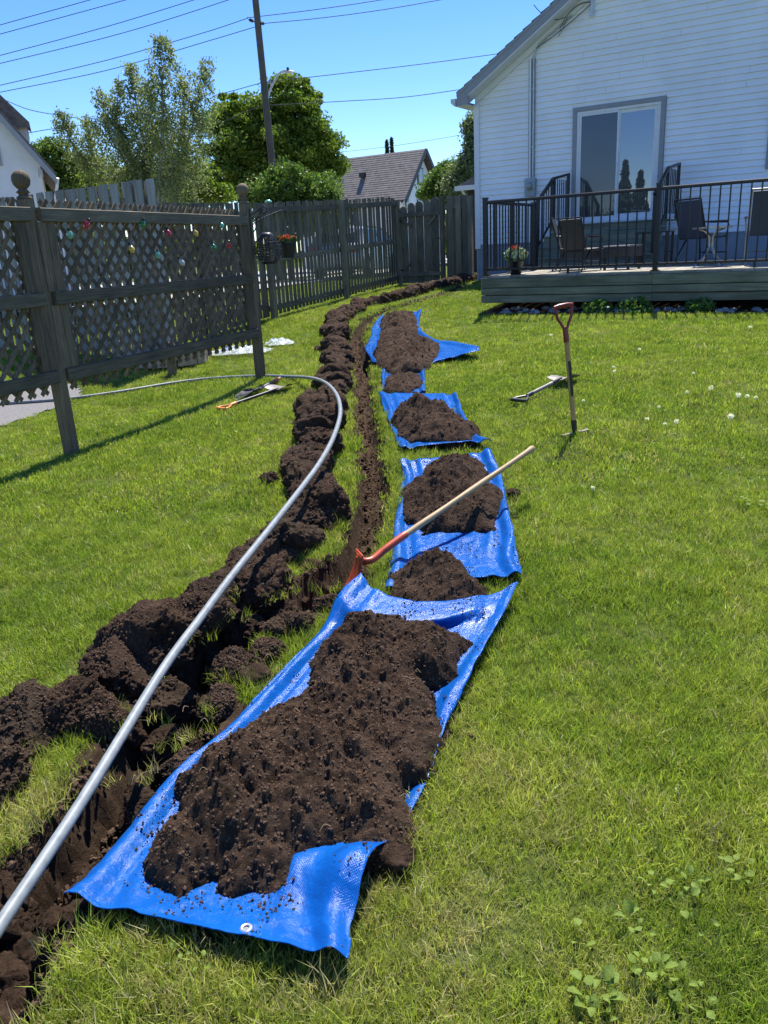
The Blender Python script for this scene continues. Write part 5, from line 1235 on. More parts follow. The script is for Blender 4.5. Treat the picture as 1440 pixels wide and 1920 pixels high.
# broad leaved weeds at the bottom right
def leaf_mesh(r, fold):
    n = 9; vs = [(0, 0, 0)]; 
    wv = random.random()*6
    for i in range(n+1):
        t = i/n; w = r*.62*max(0, sin(pi*min(1, t*1.02)))**.7*(1-.15*t)*(1+.10*sin(t*17+wv)); 
        vs += [(r*1.5*t, -w, w*fold+.12*r*sin(pi*t)), (r*1.5*t, -w*.5, w*.35*fold+.15*r*sin(pi*t)), (r*1.5*t, 0, .10*r*sin(pi*t)), (r*1.5*t, w*.5, w*.35*fold+.15*r*sin(pi*t)), (r*1.5*t, w, w*fold+.12*r*sin(pi*t))]
    fs = [(1+i*5+j, 1+i*5+j+1, 1+(i+1)*5+j+1, 1+(i+1)*5+j) for i in range(n) for j in range(4)]
    return MB().add(vs, fs).mesh('leaf', M['weed'], True)
WD = [((1112, 1868), 9, .036, 'largest broad leaved weed at the bottom edge of the lawn, right side'), ((1190, 1735), 4, .032, 'upright weed with a large grey green leaf in dry grass'), ((1275, 1700), 3, .026, 'three leaved yellow green weed right of the upright one'),
      ((1088, 1768), 2, .030, 'single round bright leaf lying in dry grass'), ((1215, 1820), 7, .028, 'spreading broad leaved weed between the largest weed and the three leaved one'), ((1262, 1835), 4, .024, 'small weed right of the spreading broad leaved weed'),
      ((1312, 1888), 4, .024, 'rightmost small weed near the bottom edge'), ((1110, 1915), 3, .028, 'weed cut by the bottom edge of the photo'), ((1320, 1745), 2, .020, 'tiny two leaved weed in the dry grass at right'), ((1165, 1722), 3, .018, 'tiny weed just left of the upright grey green one'),
      ((338, 1795), 4, .018, 'small bright sprout in the shade of the nearest tarp edge'), ((380, 1810), 3, .016, 'second sprout in the tarp shade, right of the brighter one'), ((1225, 1660), 5, .024, 'flat pale weed in the lawn above the dry patch'), ((1290, 1655), 5, .026, 'flat pale weed at the right of the lawn above the dry patch'),
      ((1385, 1630), 5, .026, 'dark leaved weed near the right edge'), ((1390, 940), 6, .03, 'pale weed patch near the right edge of the middle lawn'), ((1440, 950), 6, .03, 'pale weed cut by the right edge of the middle lawn')]
for (uv, n_, r, lb) in WD:
    p = at(*uv, .03); t = empty('weed', (p.x, p.y, g1(p.x, p.y)+.012), random.random()*6, lb, 'weed')
    for k_ in range(int(n_*1.6)):
        a = 2.4*k_+random.uniform(-.3, .3); ro = random.uniform(.004, .028); link('leaf', leaf_mesh(r*random.uniform(.35, .8), random.uniform(-.1, .6)), t, None, (cos(a)*ro*1.3, sin(a)*ro*1.3, random.uniform(.01, .04)), (random.uniform(-.5, .5), random.uniform(-.8, .25), a))
# stray soil lumps on the grass
for i, (u, v, r, lb) in enumerate(((962, 932, .045, 'soil lump on the grass right of the shovel handle'), (968, 940, .02, 'small soil crumb beside the lump right of the handle'), (502, 905, .03, 'flat soil lump on the grass left of the pipe'), (1056, 1412, .015, 'tiny soil crumb in the middle of the right lawn'),
                                  (735, 1630, .06, 'soil clod spilled off the folded tarp corner'), (720, 1618, .05, 'soil clod against the folded tarp corner'))):
    p = at(u, v); me, _ = clump_mesh('soil_lump', 50+i*3.1, 22, r*1.2, r, r*.8, M['soil']); o = link('soil_lump', me, None, None, (p.x, p.y, g1(p.x, p.y)+r*.4)); tag(o, lb, 'soil lump')
# twigs and roots lying on soil
for i in range(16):
    u_, v_ = random.uniform(330, 800), random.uniform(1220, 1600); p = at(u_, v_, .13); a = random.random()*6; L_ = random.uniform(.02, .05)
    o = MB().tube(dense([(0, 0, 0), (L_*.5*cos(a), L_*.5*sin(a), .010), (L_*cos(a+.3), L_*sin(a+.3), .0)], 3), .0007, 5).build('root_piece', M['handlewood'], None, loc=(p.x, p.y, p.z+.02)); tag(o, 'thin pale root lying on the nearest soil heap', 'root', 'thin roots on the soil')

# ================================================================== street and background
e0 = at(495, 548); e1_ = at(745, 510); rd = Vector((e1_.x-e0.x, e1_.y-e0.y, 0)).normalized(); rn = Vector((-rd.y, rd.x, 0))
if rn.y < 0: rn = -rn
print('ROAD', e0, e1_, rd, rn)
def strip(name, label, o0, o1, mat, lift, a=-60, b=120):
    n = 60; vs = []
    for i in range(n+1):
        for o_ in (o0, o1):
            p = Vector((e0.x, e0.y, 0))+rd*(a+(b-a)*i/n)+rn*o_; vs.append((p.x, p.y, .80+lift if p.y > 0 else .8+lift))
    m = MB().add(vs, [(2*i, 2*i+2, 2*i+3, 2*i+1) for i in range(n)]); tag(m.build(name, mat), label, kind='structure')
strip('pavement', 'pale concrete pavement along the street', .0, 1.6, M['concrete'], .03, -6, 90)
strip('road', 'pale asphalt street beyond the fence', 2.8, 11.5, M['concrete'], .02, -6, 90)
# car parked beyond the fence
CPt = atY(655, 508, 27); car = empty('parked_car', (CPt.x+.3, CPt.y, .83), atan2(rd.y, rd.x), 'silver hatchback parked in the street, seen through the picket fence', 'car')
prof = [(-2.1, .32), (-2.15, .6), (-2.08, .92), (-1.75, 1.0), (-1.45, 1.38), (-.9, 1.47), (.2, 1.45), (.75, 1.32), (1.25, .98), (1.95, .84), (2.12, .62), (2.12, .32), (1.75, .22), (-1.8, .22)]
def carsec(y, k_, kk): return [(x*(1-.02*k_), y*(1-(.16*k_ if z > 1.0 else 0)), z) for x, z in prof]
mb = MB(); n_ = len(prof); secs = []
for (y, s_) in ((-.86, .93), (-.90, 1), (-.90, 1), (.90, 1), (.90, 1), (.86, .93)): pass
ys2 = [-.82, -.885, 0, .885, .82]; sc2_ = [.965, 1, 1.01, 1, .965]
vs = []
for y, s_ in zip(ys2, sc2_):
    for (x, z) in prof: tuck = .20*max(0, (z-.95)/.5); vs.append((x*s_, y*(1-tuck), .22+(z-.22)*s_))
mb.add(vs, [tuple(range(n_-1, -1, -1)), tuple(4*n_+i for i in range(n_))]+[(j*n_+i, j*n_+(i+1) % n_, (j+1)*n_+(i+1) % n_, (j+1)*n_+i) for j in range(4) for i in range(n_)])
mb.build('body', M['carpaint'], car, True)
for s_ in (-1, 1):
    for (x0_, x1_, x2_, x3_) in ((-1.5, -1.25, -.45, -.45), (-.38, -.38, .45, .95)):
        zz = [1.0, 1.36, 1.36, 1.0]; xx = [x0_, x1_, x2_, x3_]
        MB().add([(x, s_*(.885*(1-.20*max(0, (z-.95)/.5))+.006), z) for x, z in zip(xx, zz)]+[(x, s_*(.885*(1-.20*max(0, (z-.95)/.5))-.02), z) for x, z in zip(xx, zz)], [(0, 1, 2, 3), (7, 6, 5, 4), (0, 4, 5, 1), (1, 5, 6, 2), (2, 6, 7, 3), (3, 7, 4, 0)]).build('side_window', M['carglass'], car)
    for x in (-1.35, 1.35):
        w_ = MB().lathe([(.2, -.1), (.31, -.1), (.33, -.06), (.33, .06), (.31, .1), (.2, .1)], 24, (x, s_*.80, .32), Matrix.Rotation(pi/2, 3, 'X')).build('wheel', M['tyre'], car, True)
        MB().lathe([(.001, -.105), (.19, -.105), (.2, -.09), (.2, .09), (.19, .105), (.001, .105)], 16, (x, s_*.80, .32), Matrix.Rotation(pi/2, 3, 'X')).build('rim', M['galv'], w_, True)
    MB().box((-2.08, s_*.66, .82), (.12, .26, .22), bev=.02).build('tail_light', M['taillight'], car); MB().box((2.03, s_*.62, .68), (.14, .3, .13), bev=.02).build('headlight', M['pale'], car)
    MB().box((.62, s_*.96, 1.02), (.12, .14, .1), bev=.02).build('mirror', M['carpaint'], car)
MB().add([(-1.765, -.66, 1.04), (-1.765, .66, 1.04), (-1.485, .6, 1.34), (-1.485, -.6, 1.34)], [(0, 1, 2, 3)]).build('rear_window', M['carglass'], car)
MB().add([(1.2, -.66, 1.03), (1.2, .66, 1.03), (.79, .6, 1.31), (.79, -.6, 1.31)], [(3, 2, 1, 0)]).build('windscreen', M['carglass'], car)

# far grey roofed house (parallel to the near one)
P0 = atY(751, 376, 46); Apx = planeP(789, 281, P0, U); Er = planeP(831, 373, P0, U); Rg = planeP(636, 297, Apx, NN)
FO = P0; fh = empty('far_house', FO, -TH, 'far white gabled house with a steep grey brown shingle roof beyond the fence', 'house')
def FL(p): q = p-FO; return Vector((q.dot(U), q.dot(NN), q.z))
a_, e_, r_ = FL(Apx), FL(Er), FL(Rg); half = a_.y; wid = 2*half; ridge = a_.z; XL = r_.x-1.5; base = -(P0.z-.8)
print('FAR', a_, e_, r_, base)
MB().add([(0, .25, base), (0, wid-.25, base), (0, wid-.25, -.1), (0, half, ridge-.22), (0, .25, -.1), (XL, .25, base), (XL, wid-.25, base), (XL, wid-.25, -.1), (XL, half, ridge-.22), (XL, .25, -.1)],
         [(0, 1, 2, 3, 4), (9, 8, 7, 6, 5), (0, 4, 9, 5), (1, 6, 7, 2)]).build('wall', M['vinyl'], fh)
z = base+.02; k_ = 0
while z < ridge-.6:
    zt2 = z+.2; y0 = .25 if zt2 < -.1 else .25+(zt2+.1)*(half-.25)/(ridge-.12); y1 = wid-y0
    if y1-y0 > .3: MB().add([(.012, y0, zt2), (.035, y0, z), (.035, y1, z), (.012, y1, zt2), (.005, y0, z), (.005, y1, z)], [(0, 1, 2, 3), (1, 4, 5, 2)]).build('siding_board', M['vinyl'], fh)
    z = zt2; k_ += 1
def slope_courses(nm, x0, x1, yfun, zfun, n, mat, par, flip=False):
    mb = MB()
    for i in range(n):
        s0, s1 = i/n, (i+1.15)/n; 
        mb.add([(x0, yfun(s0), zfun(s0)+.05), (x1, yfun(s0), zfun(s0)+.05), (x1, yfun(min(1, s1)), zfun(min(1, s1))+.03), (x0, yfun(min(1, s1)), zfun(min(1, s1))+.03), (x0, yfun(s0), zfun(s0)), (x1, yfun(s0), zfun(s0))], [(0, 1, 2, 3), (0, 4, 5, 1)])
    return mb.build(nm, mat, par)
frf = slope_courses('roof', XL-.3, .35, lambda s: half*s-.02, lambda s: ridge*s, 22, M['shingle_far'], fh)
slope_courses('rear_roof_slope', XL-.3, .35, lambda s: wid-half*s+.02, lambda s: ridge*s, 22, M['shingle_far'], fh)
for s_ in (0, 1):
    y0 = 0 if s_ == 0 else wid
    MB().bar((.34, y0, -.03), (.34, half, ridge-.03), .05, .22).build('rake_board', M['carglass'] if False else M['steeldark'], fh)
ln_ = MB().box((XL/2, .02, -.12), (-XL, .1, .12)).build('gutter', M['white'], fh)
def fwin(u0, v0, u1, v1, mull=True):
    a = FL(planeP(u0, v0, P0, U)); b = FL(planeP(u1, v1, P0, U)); y0, y1 = sorted((a.y, b.y)); z0, z1 = sorted((a.z, b.z))
    w = MB().box((.05, (y0+y1)/2, (z0+z1)/2), (.06, y1-y0, z1-z0)).build('window', M['steeldark'], fh)
    MB().box((.085, (y0+y1)/2-.03, (z0+z1)/2), (.02, (y1-y0)*.74, (z1-z0)*.86)).build('window_frame', M['white'], w); MB().box((.10, (y0+y1)/2-.03, (z0+z1)/2+.12*(z1-z0)), (.012, (y1-y0)*.55, (z1-z0)*.5)).build('pane', M['window'], w)
    MB().box((.10, (y0+y1)/2-.03, (z0+z1)/2-.3*(z1-z0)), (.012, (y1-y0)*.55, (z1-z0)*.14)).build('pane', M['window'], w)
fwin(781, 314, 792, 347); fwin(759, 374, 765, 392); fwin(781, 374, 787, 392); fwin(798, 374, 804, 392)
vp = FL(planeP(714, 331, P0, Vector((NN.x, NN.y, 0)))); s_ = .52; MB().box((-3.1, half*s_-.05, ridge*s_+.2), (.3, .3, .25)).build('roof_vent', M['steeldark'], frf)
pp_ = FL(planeP(640, 362, P0, NN)); MB().add([(pp_.x-1.2, -2.2, -1.2), (pp_.x, -2.2, .1), (pp_.x+1.2, -2.2, -1.2), (pp_.x-1.2, .6, -1.2), (pp_.x, .6, .1), (pp_.x+1.2, .6, -1.2)], [(0, 1, 4, 3), (1, 2, 5, 4), (0, 2, 1)]).build('porch_roof', M['shingle'], fh)
MB().bar((pp_.x, -2.24, .14), (pp_.x+1.25, -2.24, -1.22), .05, .14).build('barge_board', M['white'], fh); MB().bar((pp_.x, -2.24, .14), (pp_.x-1.25, -2.24, -1.22), .05, .14).build('barge_board', M['steeldark'], fh)
# neighbour's white house at the left edge
NA = radians(20); NU = Vector((cos(NA), sin(NA), 0)); NV = Vector((-sin(NA), cos(NA), 0)); Q0 = atY(106, 336, 23); nh = empty('neighbour_house', Q0, NA, 'white stucco house with grey rake boards cut by the left edge of the photo', 'house')
def NL(u, v): q = planeP(u, v, Q0, NV)-Q0; return Vector((q.dot(NU), q.dot(NV), q.z))
tp_ = NL(0, 218); k2 = tp_.z/tp_.x; gb = -(Q0.z-.7); XA = -4.6
MB().add([(-.35, 0, gb), (-.35, 0, -.35*k2*-1*-1), (XA, 0, XA*k2-.1), (2*XA, 0, -.1), (2*XA, 0, gb), (-.35, 9, gb), (-.35, 9, -.35*k2), (XA, 9, XA*k2-.1), (2*XA, 9, -.1), (2*XA, 9, gb)],
         [(0, 1, 2, 3, 4), (9, 8, 7, 6, 5), (0, 5, 6, 1), (1, 6, 7, 2)]).build('wall', M['stucco'], nh)
MB().add([(x, y, x*k2+dz) for x in (.0, XA) for y in (-.35, 9.3) for dz in (.06, .14)], [(0, 1, 3, 2), (4, 6, 7, 5), (0, 4, 5, 1), (2, 3, 7, 6), (1, 5, 7, 3), (0, 2, 6, 4)]).build('roof', M['shingle'], nh)
MB().add([(x, y, x*k2+dz) for x in (.0, XA) for y in (-.36, -.32) for dz in (-.17, .05)], [(0, 1, 3, 2), (4, 6, 7, 5), (0, 4, 5, 1), (2, 3, 7, 6), (1, 5, 7, 3), (0, 2, 6, 4)]).build('rake_board', M['greytrim'], nh)
MB().add([(x, y, x*k2+.01) for x in (-.02, XA) for y in (-.31, 0.0)], [(0, 1, 3, 2)]).build('soffit', M['greytrim'], nh)
MB().tube([(.03, -.3, .0), (-.02, -.2, -.2), (-.1, -.1, -.45), (-.12, -.08, -3)], .04, 8).build('downspout', M['white'], nh)
d1 = NL(47, 268)
dm = MB().box((d1.x-1.0, 1.4, d1.z+.15), (2.2, 1.6, .9)).build('dormer', M['stucco'], nh)
MB().add([(d1.x+.18, .4, d1.z+.55), (d1.x+.18, 2.4, d1.z+.55), (d1.x-.55, 2.4, d1.z+1.35), (d1.x-.55, .4, d1.z+1.35), (d1.x+.18, .4, d1.z+.42), (d1.x+.18, 2.4, d1.z+.42), (d1.x-.55, .4, d1.z+.42)], [(0, 1, 2, 3), (0, 4, 5, 1), (0, 3, 6, 4)]).build('dormer_roof', M['shingle'], dm)
for k_ in range(7): pass
va, vb = NL(71, 318), NL(82, 332)
vt = MB().box(((va.x+vb.x)/2, -.01, (va.z+vb.z)/2), (vb.x-va.x, .04, va.z-vb.z)).build('gable_vent', M['greytrim'], nh)
for k_ in range(4): MB().box(((va.x+vb.x)/2, -.04, vb.z+(va.z-vb.z)*(k_+.5)/4), (vb.x-va.x-.03, .03, .03)).build('louvre', M['stucco'], vt)
wa, wb = NL(-30, 275), NL(5, 311); wn2 = MB().box(((wa.x+wb.x)/2, -.02, (wa.z+wb.z)/2), (wb.x-wa.x, .06, wa.z-wb.z)).build('window', M['greytrim'], nh)
MB().box(((wa.x+wb.x)/2, -.06, (wa.z+wb.z)/2), (wb.x-wa.x-.16, .02, wa.z-wb.z-.16)).build('pane', M['window'], wn2)
# brown shed with pale eaves between the fence and the near house
S0 = planeP(867, 353, atY(867, 353, 27), NN); shd = empty('brown_shed', S0, -TH, 'brown outbuilding with a pale eave just left of the near house corner', 'shed')
MB().box((1.6, 1.5, -1.6), (2.8, 3, 3.1)).build('wall', M['brickdark'], shd)
MB().add([(-.1, -.3, .02), (1.6, -.3, .75), (3.3, -.3, .02), (-.1, 3.3, .02), (1.6, 3.3, .75), (3.3, 3.3, .02)], [(0, 1, 4, 3), (1, 2, 5, 4), (0, 2, 1)]).build('roof', M['shingle_far'], shd)
MB().box((1.6, -.33, -.02), (3.4, .05, .14)).build('eave_board', M['white'], shd); MB().tube([(.1, -.25, -.05), (.2, -.1, -.3), (.22, -.08, -2.8)], .04, 8).build('downspout', M['white'], shd)

# ------------------------------------------------------------------ trees
def tree(name, label, base, trunk_h, trunk_r, blobs, n_cl, per, leaf, mat, bark, cl_r=.5, seed=1, zs=.75, cat='tree', group=None, hollow=.35, up=.4, limbs=10, stretch=1.5):
    """blobs: (centre, (rx,ry,rz)) ellipsoids that the leaf clusters fill, mostly towards their skin"""
    t = empty(name, base, 0, label, cat, group); r = np.random.RandomState(seed); B = Vector(base)
    vol = np.array([q[1][0]*q[1][1]*q[1][2] for q in blobs]); vol = vol**.7; vol /= vol.sum(); cs = []
    for i in range(n_cl):
        c, ra = blobs[r.choice(len(blobs), p=vol)]; d = r.normal(size=3); d /= np.linalg.norm(d); cs.append(np.array(c)+d*np.array(ra)*(hollow+(1-hollow)*r.rand()**.5)*(1+.13*r.normal()))
    cs = np.array(cs); rad = cl_r*(.4+1.25*r.rand(len(cs))**1.6)
    pid = np.repeat(np.arange(len(cs)), per); d = r.normal(size=(len(pid), 3)); d /= np.linalg.norm(d, axis=1)[:, None]
    p = cs[pid]+d*(r.rand(len(pid), 1)**.5)*rad[pid][:, None]*[1, 1, zs]
    V_, F_ = leaf_quads(p-np.array(B), leaf, r, up, stretch); link('crown', np_mesh('crown', V_, F_, mat), t)
    mb = MB(); top = Vector((0, 0, trunk_h)); mb.tube([(0, 0, -.3), (.04, 0, trunk_h*.35), tuple(top)], [trunk_r, trunk_r*.75, trunk_r*.35], 10)
    for i in range(limbs):
        c = Vector(tuple(cs[r.randint(len(cs))]))-B; st_ = Vector((0, 0, trunk_h*(.3+.65*r.rand()))); 
        if c.z < st_.z+.2: st_.z = max(.3, c.z*.6)
        mb.tube([st_, st_.lerp(c, .5)+Vector((0, 0, .12*c.length)), c], [trunk_r*.35, trunk_r*.2, trunk_r*.06], 6)
    mb.build('trunk', bark, t, True); return t
def el(u, v, Y, ru, rv, ry=None):
    """ellipsoid centred where the photo shows it, radii from pixels at that distance"""
    c = atY(u, v, Y); k_ = Y/FPX*1.0; return (tuple(c), (ru*k_, (ry or ru)*k_*.9, rv*k_))
GZ = .78
b_ = atY(505, 430, 38); tree('maple_tree', 'large dense green maple tree behind the utility pole', (b_.x, b_.y, GZ), 5.0, .3,
    [el(545, 215, 38, 52, 62), (el(540, 175, 38, 36, 28)), el(440, 235, 38, 45, 50), el(495, 265, 38, 85, 70), el(570, 285, 38, 62, 50), el(440, 310, 38, 52, 48), el(500, 340, 38, 90, 40), el(615, 310, 38, 26, 28), el(600, 260, 38, 24, 20), el(560, 355, 38, 60, 26)],
    560, 300, .048, M['leaf_maple'], M['bark'], .52, 3, .6, hollow=.35)
b_ = atY(540, 430, 26); tree('shrub', 'light green leafy shrub behind the picket fence', (b_.x, b_.y, GZ), 1.6, .08, [el(520, 352, 26, 55, 34), el(580, 360, 26, 55, 26), el(500, 372, 26, 50, 25), el(600, 375, 26, 40, 15), el(545, 340, 26, 25, 20), el(560, 410, 26, 90, 30)], 320, 150, .030, M['leaf_bush'], M['bark'], .24, 5, .9, cat='shrub', hollow=.3)
b_ = atY(105, 430, 30); tree('bush', 'yellow green bush beside the neighbour\'s white house', (b_.x, b_.y, GZ), 2.2, .1, [el(95, 305, 30, 40, 34), el(130, 330, 30, 40, 36), el(85, 345, 30, 30, 30)], 170, 170, .036, M['leaf_bush'], M['bark'], .3, 6, .8, cat='bush')
b_ = atY(350, 430, 27); tree('bush', 'dark leafy undergrowth tree at the foot of the birch', (b_.x, b_.y, GZ), 2.5, .1, [el(340, 345, 27, 60, 38), el(235, 350, 27, 60, 34), el(395, 350, 27, 40, 34), el(300, 380, 27, 110, 30), el(170, 355, 27, 40, 26)], 240, 170, .034, M['leaf_maple'], M['bark'], .34, 7, .8)
b_ = atY(840, 430, 42); tree('bush', 'bright green round tree right of the far house roof', (b_.x, b_.y, GZ), 2.5, .12, [el(835, 345, 42, 28, 32), el(815, 365, 42, 24, 20), el(850, 330, 42, 16, 18)], 170, 170, .05, M['leaf_bush'], M['bark'], .42, 8, .8)
b_ = atY(872, 430, 40); tree('poplar_tree', 'pale leaved tree beside the near house corner', (b_.x, b_.y, GZ), 4.5, .14, [el(882, 330, 40, 24, 45), el(888, 265, 40, 14, 50), el(862, 345, 40, 20, 26)], 170, 150, .045, M['leaf_pale'], M['bark'], .4, 9, .9)
for i, (u, v) in enumerate(((725, 264), (734, 260))):
    Yt = 75; tpv = atY(u, v, Yt); t = empty('spruce_tree', (tpv.x, tpv.y, GZ), 0, ('left' if i == 0 else 'right')+' spruce tip of the pair showing above the far roof ridge', 'spruce', 'pair of spruces behind the far roof')
    H_ = tpv.z-GZ; r = np.random.RandomState(40+i); n = 4200; h = r.rand(n)**.7; a = r.rand(n)*6.28; rr_ = (1-h)*1.3*(.25+.75*r.rand(n)**.5)*(.75+.25*np.sin(h*60)); p = np.stack([np.cos(a)*rr_, np.sin(a)*rr_, h*H_-.2*rr_], -1)
    V_, F_ = leaf_quads(p, .10, r, .0, 1.6); link('crown', np_mesh('crown', V_, F_, M['leaf_conifer']), t); MB().tube([(0, 0, 0), (0, 0, H_*.98)], [.18, .02], 8).build('trunk', M['bark'], t)
# birch: many stems, drooping sparse sprays
bY = 24; bb = atY(270, 430, bY); bt_ = empty('birch_tree', (bb.x, bb.y, GZ-.1), 0, 'tall airy birch with several drooping tops left of the maple', 'tree'); B = Vector(bt_.location)
r = np.random.RandomState(11); stems = [((300, 330), (305, 200), (300, 60)), ((330, 340), (365, 220), (382, 105)), ((290, 340), (262, 230), (243, 115)), ((270, 350), (205, 250), (188, 165)), ((240, 360), (150, 290), (108, 205)), ((310, 350), (345, 270), (340, 140)), ((280, 350), (285, 240), (275, 150)), ((255, 355), (222, 270), (222, 140)), ((250, 360), (180, 300), (160, 215))]
mb = MB(); P_ = []
for si, s_ in enumerate(stems):
    pts_ = [Vector((0, 0, 0))]+[atY(u, v, bY+r.uniform(-.9, .9))-B for u, v in s_]; c = dense([tuple(q) for q in pts_], 8); mb.tube([tuple(q) for q in c], list(np.linspace(.06, .008, len(c))), 7)
    ztop = c[-1][2]; nb_ = (150 if si < 3 else 88)
    for k_ in range(nb_):
        t = .30+.70*r.rand(); q = c[int(t*(len(c)-1))]; a = r.rand()*6.28; out = (.15+.85*(1-t)**.6)*r.uniform(.25, 1.15)*(1.15 if si < 3 else .8); rise = r.uniform(.05, .5)*out
        tip = q+np.array([cos(a)*out, sin(a)*out*.9, rise]); drop = r.uniform(.3, 1.25)*(1.3-t)
        if k_ % 3 == 0: mb.tube([tuple(q), tuple((q+tip)/2+np.array([0, 0, .08])), tuple(tip)], [.012, .007, .003], 4, False)
        m_ = int(34+34*drop); tt = r.rand(m_); x = np.where(tt[:, None] < .35, q+(tip-q)*(tt[:, None]/.35), tip+np.stack([.08*(tt-.35), 0*tt, -(tt-.35)/.65*drop], -1)); P_.append(x+r.normal(0, .055, (m_, 3)))
P_ = np.concatenate(P_); V_, F_ = leaf_quads(P_, .025, r, .1, 1.3); link('crown', np_mesh('crown', V_, F_, M['leaf_birch']), bt_); mb.build('trunk', M['birchbark'], bt_, True)
# distant wooded belt
r = np.random.RandomState(77); n = 30000; x = r.uniform(-110, 110, n); hmax = 3.6+1.6*np.sin(x*.13)+1.3*np.sin(x*.31+1); z = GZ+r.rand(n)**.8*hmax; V_, F_ = leaf_quads(np.stack([x, 105+r.normal(0, 3, n)+.0*x, z], -1), .42, r, .4, 1.3)
tag(link('treeline', np_mesh('treeline', V_, F_, M['leaf_maple'])), 'distant belt of trees beyond the street', kind='stuff')
# trees behind the photographer's left, seen only mirrored in the patio door
for i, (x, y, h_, kind) in enumerate(((-21, -8, 5.6, 0), (-20.5, -8.7, 5.0, 0), (-24.0, -6.4, 3.4, 1), (-19.6, -10.8, 3.4, 1), (-19.2, -10.0, 4.7, 0), (-22.0, -8.6, 3.2, 1))):
    if kind == 0:
        t = empty('spruce_tree', (x, y, .1), 0, ('tallest', 'second', '', '', 'third', '')[i]+' dark spruce mirrored in the patio door glass', 'spruce'); n = 6000; r = np.random.RandomState(i); h = r.rand(n)**.75; a = r.rand(n)*6.28; rr_ = (1-h)*1.5*(.2+.8*r.rand(n)**.5)*(.72+.28*np.sin(h*50))
        V_, F_ = leaf_quads(np.stack([np.cos(a)*rr_, np.sin(a)*rr_, h*h_-.25*rr_], -1), .10, r, 0, 1.6); link('crown', np_mesh('crown', V_, F_, M['leaf_conifer']), t); MB().tube([(0, 0, 0), (0, 0, h_*.98)], [.15, .02], 8).build('trunk', M['bark'], t)
    else: tree('bush', ('', '', 'broad green tree mirrored in the right pane of the patio door', 'low green tree mirrored at the right of the patio door glass', '', 'green tree mirrored in the left pane of the patio door')[i], (x, y, .1), h_*.6, .12, [((x, y, h_*.45), (2.2, 1.8, h_*.46)), ((x+1.3, y-1.4, h_*.38), (1.5, 1.3, h_*.40))], 220, 110, .08, M['leaf_maple'], M['bark'], .55, 20+i)

# ------------------------------------------------------------------ utility pole, lamp, wires
pb_ = atY(517, 375, 28); ptp = atY(476, -30, 28); PX = (pb_.x+ptp.x)/2
po = empty('utility_pole', (pb_.x, 28, GZ), 0, 'tall grey wooden utility pole with insulators and a street lamp arm', 'utility pole'); PB = Vector(po.location)
MB().tube([(0, 0, -.1), (pb_.x-PB.x, 0, pb_.z-GZ), tuple(ptp-PB), tuple(ptp-PB+(ptp-pb_).normalized()*2.2)], [.14, .115, .098, .09], 14).build('pole_shaft', M['pole'], po, True)
ia = atY(470, 38, 28)-PB; ib = atY(492, 44, 28)-PB; cpole = atY(481, 42, 28)-PB
for nm, p, s_ in (('a', ia, -1), ('b', ib, 1)):
    d = (p-cpole); R_ = d.to_track_quat('Z', 'Y').to_matrix()
    MB().lathe([(.02, 0), (.05, .01), (.035, .04), (.06, .055), (.035, .085), (.055, .10), (.03, .13), (.02, .15)], 12, cpole+d*.55, R_).build('insulator', M['ins'], po, True)
    MB().tube([cpole+Vector((0, 0, -.03)), cpole+d*.6], .018, 6).build('insulator_pin', M['blackmetal'], po)
la = [atY(502, 184, 28)-PB, atY(508, 165, 28)-PB, atY(518, 146, 28)-PB, atY(526, 136, 28)-PB, atY(535, 133, 28)-PB, atY(540, 134, 28)-PB]
MB().tube(dense([tuple(q) for q in la], 5), .036, 8).build('lamp_arm', M['lampwhite'], po, True)
lh = atY(543, 135, 28)-PB; o = MB().ball(lh, .16, (1.0, .5, .26), 14).build('lamp_head', M['lampwhite'], po, True)
MB().lathe([(.04, 0), (.045, .03), (.035, .09), (.001, .1)], 10, lh+Vector((-.05, 0, .04))).build('photocell', M['print'], po, True)
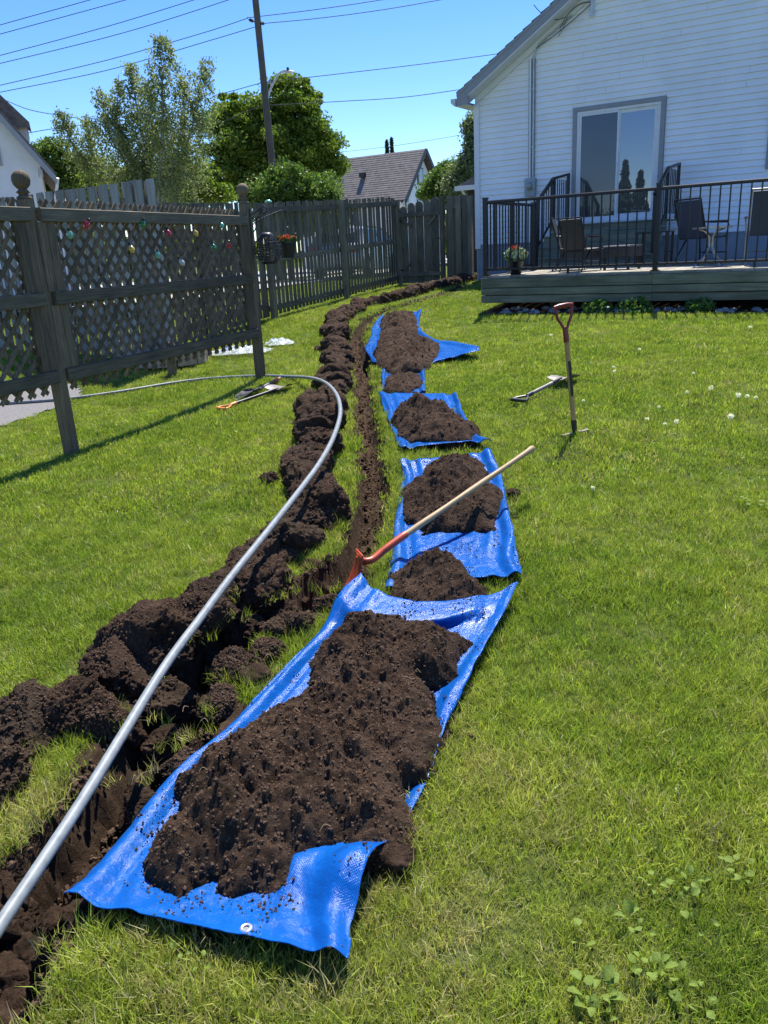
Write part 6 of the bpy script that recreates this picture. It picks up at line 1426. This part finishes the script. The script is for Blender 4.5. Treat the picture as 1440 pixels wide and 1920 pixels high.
sb_ = atY(505, 154, 28)-PB; MB().box(sb_, (.09, .08, .08)).build('splice_box', M['meter'], po)
def wire(label, pts, Y=28, r_=.011, s_=0.0, Y2=None):
    P = [atY(u, v, Y if (Y2 is None or i < len(pts)-1) else Y2) for i, (u, v) in enumerate(pts)]; 
    if len(P) == 2: P = sag(P[0], P[1], s_, 12)
    else: P = [Vector(q) for q in dense([tuple(p) for p in P], 6)]
    o0 = Vector(P[0]); o = MB().tube([p-o0 for p in P], r_, 5).build('overhead_wire', M['wire'], None, True, loc=tuple(o0)); tag(o, label, 'wire', 'overhead wires against the sky')
wire('topmost wire in the upper left sky', [(-60, 68), (0, 47), (168, 0), (300, -40)])
wire('second wire from the top in the upper left sky', [(-60, 80), (0, 64), (235, 0), (350, -33)])
wire('third wire from the top in the upper left sky', [(-60, 118), (0, 104), (200, 50), (363, 0), (460, -32)])
wire('fourth wire from the top in the upper left sky', [(-60, 132), (0, 119), (230, 62), (428, 0), (520, -32)])
wire('wire running left from the upper insulator', [(-60, 174), (0, 160), (200, 113), (380, 62), (465, 34)]); wire('wire running left from the pole just below the insulators', [(-60, 185), (0, 173), (200, 132), (380, 80), (480, 50)])
wire('wire running right from the upper insulator to the top edge', [(463, 33), (485, 31), (600, 17), (720, -1), (840, -22)]); wire('wire running right from the lower insulator to the top edge', [(494, 44), (600, 34), (720, 18), (836, -2), (960, -24)])
wire('wire from the splice box to the near house eave', [(400, 180), (430, 172), (495, 154)]); wire('wire from the pole across to the near roof edge', [(500, 154), (640, 138), (800, 119), (962, 97)])
wire('lowest wire from the pole to the near house eave', [(495, 198), (640, 190), (760, 182), (890, 164)]); wire('wire sloping from the pole down into the maple', [(496, 196), (455, 212), (400, 235), (300, 262)], 28)
wire('wire sagging across the left sky into the birch', [(-60, 165), (0, 184), (60, 207), (150, 222)]); wire('short wire from the neighbour\'s dormer', [(49, 250), (110, 240), (240, 225)])
wire('faint wire above the far house roof', [(640, 285), (720, 276), (800, 264), (900, 247)], 45, .009)
